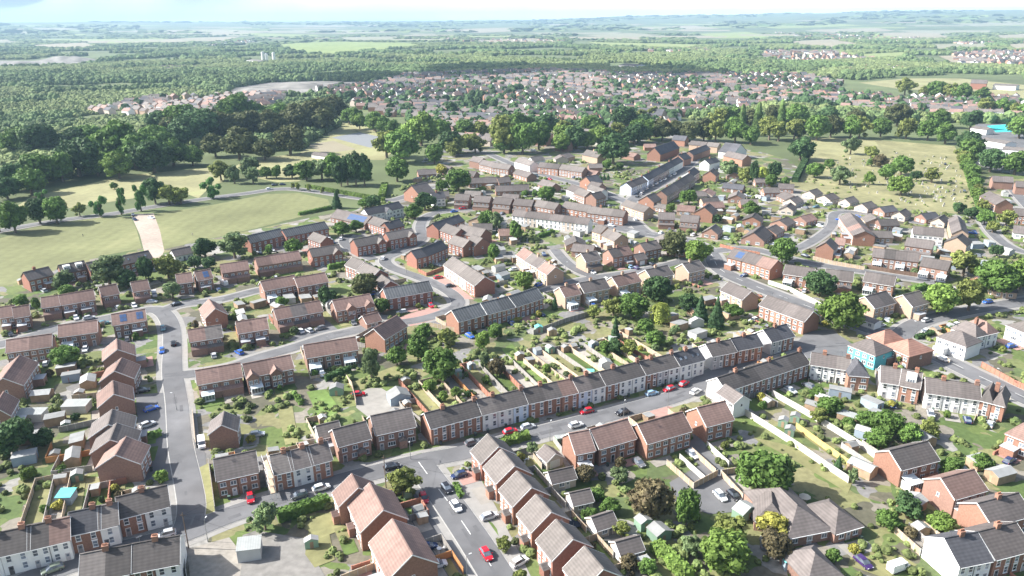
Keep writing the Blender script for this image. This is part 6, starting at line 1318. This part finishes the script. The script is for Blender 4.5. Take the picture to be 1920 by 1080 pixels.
# ================================================================ HAZE
mb = MB(); mb.box(-16000, -300, -40, 16000, 24000, 340); hz = mb.obj('haze', None) if False else None
hm = bpy.data.materials.new('haze'); hm.use_nodes = True; t = hm.node_tree
for n_ in list(t.nodes):
    if n_.type == 'BSDF_PRINCIPLED': t.nodes.remove(n_)
v = t.nodes.new('ShaderNodeVolumePrincipled'); v.inputs['Color'].default_value = (.52, .77, 1.0, 1); v.inputs['Density'].default_value = HAZE; v.inputs['Anisotropy'].default_value = .05
t.links.new(v.outputs[0], t.nodes['Material Output'].inputs['Volume'])
o = mb.obj('haze', hm); o['kind'] = 'stuff'; o['label'] = 'thin pale summer haze over the whole valley'

# ================================================================ LABELS that single each thing out
LM = [('the playing field', 360, 420), ('the gravel track', 275, 440), ('the park meadow', 260, 350), ('the tennis courts', 680, 262), ('the bowling green', 615, 276), ('the cemetery', 1640, 330), ('the cemetery drive', 1810, 350), ('the aqua sports pitch', 1880, 240), ('the concrete yard', 705, 755),
      ('the worn bottom yard', 520, 1050), ('the rear car park', 1350, 915), ('the central cul-de-sac', 1110, 505), ('the turquoise building', 1610, 665), ('the uphill terrace street', 1230, 345), ('the brick hall', 1250, 275), ('the white upper terrace', 1030, 410), ('the main road junction', 1340, 480),
      ('the long curved terrace', 1060, 730), ('the long back gardens', 1060, 650), ('the two tall conifers', 1328, 585), ('the red brick estate', 720, 470), ('the left estate road', 322, 680), ('the left gable column', 215, 720), ('the bottom left terrace', 120, 1010), ('the scaffolded terrace', 565, 870),
      ('the staggered tan group', 690, 990), ('the stepped grey-roofed row', 985, 960), ('the tan row', 1230, 820), ('the white boundary fence', 1490, 840), ('the big hipped bungalow', 1530, 990), ('the bungalow ring', 1620, 400), ('the middle right fences', 1640, 510), ('the avenue trees', 1830, 560),
      ('the park road', 520, 352), ('the field-edge houses', 150, 500), ('the left edge', 20, 700), ('the lower right corner', 1860, 990), ('the right main road', 1800, 690), ('the town hilltop', 900, 160), ('the town centre', 1150, 190), ('the right town edge', 1600, 185), ('the far left estate', 330, 205), ('the left park trees', 120, 310),
      ('the rusty park oaks', 480, 250), ('the upper road junction', 880, 285), ('the upper centre bungalows', 900, 340), ('the conservatory row', 560, 680), ('the left closes', 150, 590), ('the top closes', 440, 540)]
LMp = [(n_, g(x, y)) for n_, x, y in LM]
def ordn(i, n):
    if n == 2: return ('left', 'right')[i]
    if i == 0: return 'leftmost'
    if i == n-1: return 'rightmost'
    k = i+1
    w_ = {2: 'second', 3: 'third', 4: 'fourth', 5: 'fifth', 6: 'sixth', 7: 'seventh', 8: 'eighth', 9: 'ninth', 10: 'tenth'}.get(k) or f"{k}{'th' if 10 < k % 100 < 14 else {1: 'st', 2: 'nd', 3: 'rd'}.get(k % 10, 'th')}"
    return w_
buckets = {}
for ob, base, place, pos in REG:
    if ob.get('category') == 'person': ob['label'] = base; continue
    if place is None:
        lm = min(LMp, key=lambda t_: (t_[1]-pos).length)[0]; place = 'near '+lm
    buckets.setdefault((base, place), []).append((proj(pos)[0], proj(pos)[1], ob))
for (base, place), L_ in buckets.items():
    L_.sort(key=lambda t_: t_[0]); n_ = len(L_)
    for i, (x_, y_, ob) in enumerate(L_):
        if n_ == 1: lab = f"{base} {place}"
        elif n_ == 2 and abs(L_[0][0]-L_[1][0]) < 12:
            far_ = max(L_, key=lambda t_: -t_[1])[2] is ob; lab = f"{'farther' if far_ else 'nearer'} {base} {place}"
        else:
            od = ordn(i, n_); lab = f"{od} {base} {place}" if od in ('leftmost', 'rightmost', 'left', 'right') else f"{od} {base} from the left {place}"
        if n_ == 2 and 'left ' in lab[:6] or lab.startswith('right '): lab = lab.replace('left ', 'left-side ', 1) if lab.startswith('left ') else lab.replace('right ', 'right-side ', 1)
        wds = lab.split()
        if len(wds) > 16:
            lab = lab.replace(' with ', ', ', 1).replace('tiled roof', 'roof').replace('terraced house', 'house').replace(' distant house', ' house'); wds = lab.split()
        if len(wds) > 16: lab = lab.replace('from the left ', '', 1)
        ob['label'] = lab
seen_ = {}
for ob, base, place, pos in REG: seen_.setdefault(ob['label'], []).append(ob)
for lab, obs in seen_.items():
    for k, ob in enumerate(obs[1:]): ob['label'] = lab.replace(' house', ' dwelling', 1) if ' house' in lab else lab+' (further back)'
from collections import Counter
print(Counter(r[0]['category'] for r in REG))
for o in bpy.data.objects:
    for k_ in ('_w', '_d'):
        if k_ in o: del o[k_]
